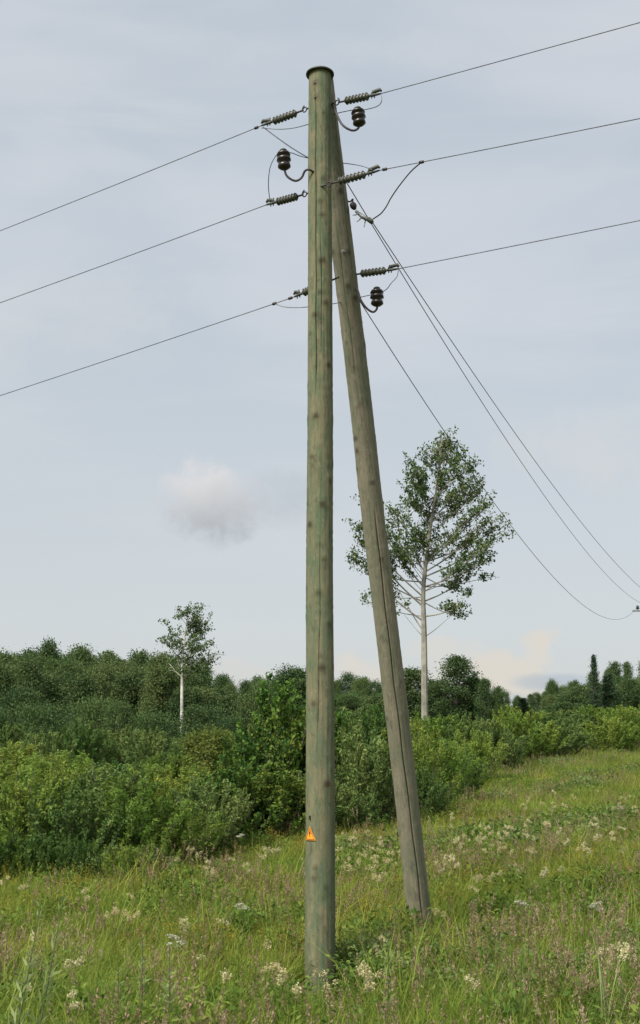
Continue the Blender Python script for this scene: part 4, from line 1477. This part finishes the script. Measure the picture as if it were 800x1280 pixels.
def herb_proto(name, seed, mat, n, size, h, spread, asp=.45):
    r_ = np.random.default_rng(seed)
    c = np.stack([r_.normal(0, spread, n), r_.normal(0, spread, n), h * r_.beta(1.8, 1.3, n)], -1)
    dd = np.stack([c[:, 0] / spread * .5, c[:, 1] / spread * .5, np.full(n, .35)], -1)
    V, Fq = leaf_quads(c, size * r_.uniform(.6, 1.3, n), r_, asp, dirs=dd, up=.9)
    return unlinked(name, np_mesh(name, V, Fq, mat, attrs={'tint': np.repeat(np.clip(r_.normal(.5, .25, n), 0, 1), 4)}))


GR = [grass_proto('grass_source', 101 + k, 46, .28, .62, .0075, .09, .28, M['grass'], .7) for k in range(4)]
GL = [grass_proto('lush_source', 111 + k, 46, .30, .62, .011, .09, .25, M['grass_lush'], .8) for k in range(3)]
FG = [grass_proto('coarse_source', 121 + k, 60, .30, .62, .018, .22, .30, M['grass'], .7) for k in range(3)]


def stalk_proto(name, seed, mat, n, h0, h1, spread, head, leaves=0, lsz=.08, lean=.12):
    r_ = np.random.default_rng(seed)
    parts = []
    stalks(parts, r_, n, h0, h1, spread, head, lean)
    if leaves: stem_leaves(parts, (0, 0), h1, leaves, lsz, r_, .35, spread)
    return unlinked(name, finish(name, parts, mat))


SD = [stalk_proto('seed_source', 131 + k, M['seed'], 7, .5, .85, .10, head_seed, lean=.16) for k in range(3)]
SK = [stalk_proto('spike_source', 141 + k, M['seed'], 3, .45, .80, .07, head_spike) for k in range(2)]
YB = [stalk_proto('yellow_source', 151 + k, M['bedstraw'], 6, .3, .55, .09, head_yellow, 60, .05) for k in range(2)]
HB = [herb_proto('herb_source', 161 + k, M['herb'], 200, .062, .48, .12, .40) for k in range(3)]
BR = [herb_proto('raspberry_source', 171 + k, M['bramble'], 190, .055, .50, .16, .62) for k in range(3)]


def wedge(y0, y1, dens, margin=2.5):
    """random points on the ground inside a widened view wedge"""
    out = []
    area = 0
    ys = np.arange(y0, y1, .5)
    P_ = []
    for y in ys:
        hw = .30 * y + margin
        n = rng.poisson(dens * .5 * 2 * hw)
        P_.append(np.stack([rng.uniform(-hw, hw, n), rng.uniform(y, y + .5, n)], -1))
    return np.concatenate(P_)


def patchf(p, s, ph):
    x, y = p[:, 0] * s, p[:, 1] * s
    v = np.sin(x * 1.7 + ph) * np.cos(y * 1.3 - ph * 2) + .6 * np.sin(x * 3.1 - y * 2.2 + ph * 3) + .4 * np.cos(x * 5.3 + y * 4.1 + ph)
    return .5 + .25 * v


def clear(p, r=.17):
    k = (np.hypot(p[:, 0], p[:, 1] - POLE_Y) > r + .03) & (np.hypot(p[:, 0] - BB.x, p[:, 1] - BB.y) > r + .02)
    k &= ~((np.abs(p[:, 0]) < .30) & (p[:, 1] > POLE_Y - 1.9) & (p[:, 1] < POLE_Y) & (rng.uniform(0, 1, len(p)) < .8))
    k &= ~((np.abs(p[:, 0] - BB.x) < .28) & (p[:, 1] > BB.y - 1.6) & (p[:, 1] < BB.y) & (rng.uniform(0, 1, len(p)) < .6))
    return p[k]


# where the thickets stand the meadow stops: keep-out line (photo pixels -> depth)
def in_meadow(p):
    px = 400 + p[:, 0] / p[:, 1] * F
    lim = np.interp(px, [-200, 0, 200, 300, 380, 480, 530, 570, 640, 700, 800, 1000], [19, 18.3, 18.8, 22, 24, 26, 30, 36, 52, 66, 78, 90])
    return p[p[:, 1] < lim]


def sc(name, P2, protos, s0, s1, label, tilt=.08, hs=1.0):
    n = len(P2)
    pts = np.stack([P2[:, 0], P2[:, 1], gz(P2[:, 0], P2[:, 1]) - .01], -1)
    rot = np.stack([rng.normal(0, tilt, n), rng.normal(0, tilt, n), rng.uniform(0, 6.28, n)], -1)
    s = rng.uniform(s0, s1, n)
    s = s * np.where((np.abs(P2[:, 0]) < .35) & (np.abs(P2[:, 1] - POLE_Y + .5) < .6), .6, 1.0)
    scl = np.stack([s, s, s * hs * rng.uniform(.85, 1.15, n)], -1)
    scatter(name, pts, rot, scl, rng.integers(0, len(protos), n), protos, label)
    print(name, n)


p = clear(in_meadow(wedge(7.5, 30, 52)))
sc('meadow_grass', p, GR, .55, 1.0, 'mixed green and straw coloured long meadow grass around the poles')
p = clear(in_meadow(wedge(7.5, 30, 26))); p = p[patchf(p, .8, 1.0) > .45]
sc('lush_grass', p, GL, .55, 1.0, 'patches of lush broad bladed green grass in the meadow')
p = in_meadow(wedge(28, 92, 16, 4))
sc('far_meadow_grass', p, FG, .8, 1.25, 'coarse pale green grass on the sloping meadow at right')
p = clear(in_meadow(wedge(7.5, 60, 5.5))); p = p[patchf(p, .55, 2.3) > .52]
sc('seeding_grass', p, SD, .75, 1.1, 'drifts of pinkish brown seeding grass in the meadow')
p = clear(in_meadow(wedge(8, 34, 0.6)))
sc('dock_spikes', p, SK, .7, 1.05, 'reddish brown upright seed spikes scattered in the meadow')
p = clear(in_meadow(wedge(7.5, 60, 9))); p = p[patchf(p, .7, 4.0) > .5]
sc('leafy_herbs', p, HB, .7, 1.2, 'leafy green herbs growing among the meadow grass')
p = clear(in_meadow(wedge(12, 40, 8))); p = p[patchf(p, .45, 5.2) > .52]
sc('yellow_bedstraw', p, YB, .7, 1.1, 'yellowish flowering herbs in the middle of the meadow')
p = clear(wedge(8.2, 13.0, 2.6))
sc('foreground_seed_grass', p, SD, .7, 1.0, 'pinkish seeding grass standing along the bottom of the picture')
p = clear(in_meadow(wedge(9, 24, 1.1)))
sc('tall_tussocks', p, GR, 1.15, 1.6, 'taller arching tussocks standing above the meadow grass')
th = rng.uniform(0, 2 * np.pi, 46)
foot = np.concatenate([np.stack([np.cos(th[:24]) * .26, POLE_Y + np.abs(np.sin(th[:24])) * .3 - .12], -1), np.stack([BB.x + np.cos(th[24:]) * .26, BB.y + np.sin(th[24:]) * .26], -1)])
sc('foot_weeds', foot, GR + HB[:1], .3, .5, 'weeds crowding round the feet of both poles')
p = in_meadow(wedge(20, 70, 4)); p = p[patchf(p, .35, 7.1) > .56]
sc('dark_herb_clumps', p, BR + HB, .9, 1.5, 'darker clumps of leafy herbs up the sloping meadow')
# raspberry patch at the lower right, in front of the brace pole
p = wedge(10.6, 14.2, 18); p = p[(p[:, 0] > .1 + .12 * np.sin(p[:, 1] * 3)) & (p[:, 1] < 12.6 + .5 * np.sin(p[:, 0] * 2.2))]
p = clear(p, .25)
sc('raspberry_patch', p, BR, .65, 1.05, 'grey green raspberry leaves in a low patch at the lower right')

# ---- individual flowering plants
def flower_mesh(name, seed, kind):
    r_ = np.random.default_rng(seed)
    parts = []
    if kind == 'cream':
        stalks(parts, r_, int(1 + seed % 2), .86, 1.0, .035, head_cream, .07, .006)
        stem_leaves(parts, (0, 0), .8, 34, .07, r_, .4, .05, part=1.0)
    else:
        stalks(parts, r_, 1, .9, 1.0, .01, head_umbel, .05, .008)
        stem_leaves(parts, (0, 0), .8, 40, .08, r_, .3, .06, part=1.0)
    return parts


def split_meshes(name, parts, mat):
    fl = [q for q in parts if q[2] < .5]; st = [q for q in parts if q[2] > .5]
    return finish('flower_head', fl, mat), finish('stem', st, M['herb'])


CR = [split_meshes('meadowsweet', flower_mesh('m', 181 + k, 'cream'), M['cream']) for k in range(5)]
UM = [split_meshes('umbel', flower_mesh('u', 191 + k, 'umbel'), M['white']) for k in range(3)]


def ground_depth(py, h):
    """depth at which a flower h above the ground shows at photo row py"""
    Y = (h - CAMZ) / slope(py)
    return Y


def flower(px, py, h, kind, label, group, name):
    Y = 14.0
    for _ in range(8):
        x = (px - 400) / F * Y
        g = gzf(x, Y)
        s = slope(py)
        if s > -.004: return
        Yn = (h + g - CAMZ) / s
        Y = .5 * Y + .5 * Yn
    x = pix(px, py, Y).x
    ms = (CR if kind == 'cream' else UM)[random.randrange(5 if kind == 'cream' else 3)]
    o = empty(name, (x, Y, gzf(x, Y)), label, 'flower', group, random.uniform(0, 6.28))
    o.scale = (h * random.uniform(1., 1.25), h * random.uniform(1., 1.25), h / .95)
    obj('flower_head', ms[0], o)['kind'] = 'stuff'; obj('stem', ms[1], o)['kind'] = 'stuff'


fr_ = random.Random(21)
spots = {
    'creamy meadowsweet in the cluster left of the upright pole base': [(337, 1206), (345, 1196), (350, 1200), (354, 1205), (361, 1213), (364, 1228), (357, 1215)],
    'creamy meadowsweet in the pale clump on the left meadow': [(143, 1134), (150, 1136), (158, 1140), (165, 1144), (178, 1135)],
    'creamy meadowsweet scattered in the meadow left of the pole base': [(97, 1200), (253, 1191), (270, 1208), (285, 1214), (30, 1228), (83, 1250), (330, 1172), (228, 1150), (270, 1142), (48, 1160)],
    'creamy meadowsweet along the foot of the left thicket': [(5, 1098), (27, 1106), (100, 1118), (237, 1060), (246, 1062), (285, 1068), (257, 1080), (263, 1084), (270, 1086), (330, 1065), (335, 1062), (345, 1060), (222, 1070), (310, 1085), (163, 1112)],
    'creamy meadowsweet in the dense drift between the two poles': [(422, 1048), (428, 1056), (436, 1044), (441, 1036), (447, 1062), (452, 1070), (458, 1052), (463, 1058), (470, 1066), (476, 1048), (480, 1058), (426, 1072), (433, 1068), (440, 1078), (455, 1080), (468, 1078), (485, 1070), (492, 1076), (498, 1060), (482, 1088), (472, 1092), (445, 1052), (462, 1042), (474, 1060), (430, 1038)],
    'creamy meadowsweet scattered right of the brace pole': [(545, 1078), (552, 1072), (558, 1082), (563, 1068), (566, 1078), (572, 1052), (584, 1046), (592, 1036), (598, 1028), (606, 1046), (600, 1060), (626, 1050), (634, 1036), (640, 1038), (652, 1034), (660, 1042), (668, 1058), (672, 1062), (595, 1095), (590, 1102), (598, 1092), (625, 1090), (648, 1082), (675, 1088), (690, 1085), (700, 1080), (745, 1030), (750, 1040), (740, 1024), (700, 1036), (612, 1038), (580, 1060)],
    'creamy meadowsweet in the lower right corner of the meadow': [(768, 1184), (775, 1178), (796, 1182), (772, 1200), (790, 1192)],
    'creamy meadowsweet in the grass at the foot of the poles': [(411, 1221), (447, 1224), (472, 1216), (446, 1218), (480, 1165), (588, 1222), (545, 1135)],
}
for lab, lst in spots.items():
    for (px, py) in lst:
        flower(px, py, fr_.uniform(.60, .85), 'cream', lab, lab.replace('meadowsweet', 'meadowsweets', 1), 'meadowsweet')
for (px, py, lab) in ((237, 1183, 'flat white umbel flower on a thin stem left of the pole base'), (300, 1141, 'flat white umbel flower in the left meadow near the upright pole'),
                      (645, 1138, 'flat white umbel flower above the reeds right of the brace pole'), (737, 1136, 'flat pale umbel flower near the right edge'),
                      (782, 1012, 'pale umbel flower far up the right meadow'), (305, 1050, 'white umbel flower against the dark bush left of the pole')):
    flower(px, py, .95, 'umbel', lab, None, 'umbel_flower')
lab = 'tiny far meadowsweet plant high on the right meadow'
for k in range(46):
    px = fr_.uniform(560, 800); py = fr_.uniform(985, 1060)
    if py > 1050 - (px - 560) * .35 and False: continue
    if py < np.interp(px, [560, 640, 800], [1020, 985, 958]): continue
    flower(px, py, .75, 'cream', 'small pale meadowsweet plant dotting the upper right meadow', 'small pale flowers dotting the upper right meadow', 'meadowsweet')


# ---- tall pale leafy shoots
def shoot_mesh(seed, h=1.0, n=60, size=.13):
    r_ = np.random.default_rng(seed)
    parts = []
    z = np.sort(r_.uniform(.1, 1.0, n)) * h
    a = np.arange(n) * 2.4 + r_.normal(0, .3, n)
    sz = size * (1.1 - .75 * z / h) * r_.uniform(.8, 1.2, n)
    c = np.stack([np.cos(a) * sz * .42, np.sin(a) * sz * .42, z + sz * .25], -1)
    dd = np.stack([np.cos(a), np.sin(a), np.full(n, .9)], -1) * 2
    V, Fq = leaf_quads(c, sz, r_, .20, dirs=dd, up=.6)
    lf = [(V, Fq, 0.0, np.repeat(r_.uniform(.1, 1, n), 4))]
    m = MB(); m.ring_tube([Vector((0, 0, -.02)), Vector((.01, 0, h * .5)), Vector((0, .01, h))], [.006, .005, .002], 5)
    me = bpy.data.meshes.new('stem'); me.from_pydata([tuple(v) for v in m.v], [], m.f); me.materials.append(M['stem'])
    return finish('leaves', lf, M['shoot']), me


def reed_mesh(seed):
    r_ = np.random.default_rng(seed)
    V, Fq, tn = blades(20, .55, 1.15, .011, .03, .12, r_, 4, .35)
    return np_mesh('blades', V, Fq, M['shoot'], attrs={'tint': tn})


SH = [shoot_mesh(201 + k) for k in range(3)]
for k, (px, py, h, lab) in enumerate(((178, 1168, .95, 'pale green leafy shoot, left of two side by side in the left foreground'), (213, 1170, .95, 'pale green leafy shoot, right of two side by side in the left foreground'),
                                      (150, 1202, .7, 'short pale leafy shoot left of the tall pair'), (36, 1112, 1.5, 'tall pale willow shoot leaning at the left picture edge'),
                                      (14, 1125, 1.35, 'tall pale willow shoot nearest the left picture edge'), (484, 1160, .95, 'bright green leafy shoot between the two pole feet'))):
    s = slope(py); Y = (h - CAMZ) / s
    x = pix(px, py, Y).x
    o = empty('leafy_shoot', (x, Y, gzf(x, Y)), lab, 'plant', None, k)
    o.scale = (1.15, 1.15, h)
    if k in (3, 4): o.rotation_euler = (0, .16, 0)
    obj('leaves', SH[k % 3][0], o); obj('stem', SH[k % 3][1], o)
for k, (px, py, h, lab) in enumerate(((645, 1142, 1.1, 'tall upright tuft of reed grass right of the brace pole base'), (755, 1150, 1.1, 'tall upright tuft of reed grass near the right edge'))):
    s = slope(py); Y = (h - CAMZ) / s
    x = pix(px, py, Y).x
    o = obj('reed_tuft', reed_mesh(211 + k), None, (x, Y, gzf(x, Y)))
    o.scale = (.9, .9, h / 1.1)
    tag(o, lab, 'plant')


# look-alikes that only their order tells apart
by = {}
for o in scene.objects:
    if o.parent is None and o.get('category') and o.get('group'):
        by.setdefault((o['group'], o['label']), []).append(o)
for key, lst in by.items():
    if 1 < len(lst) <= 50:
        number(lst)
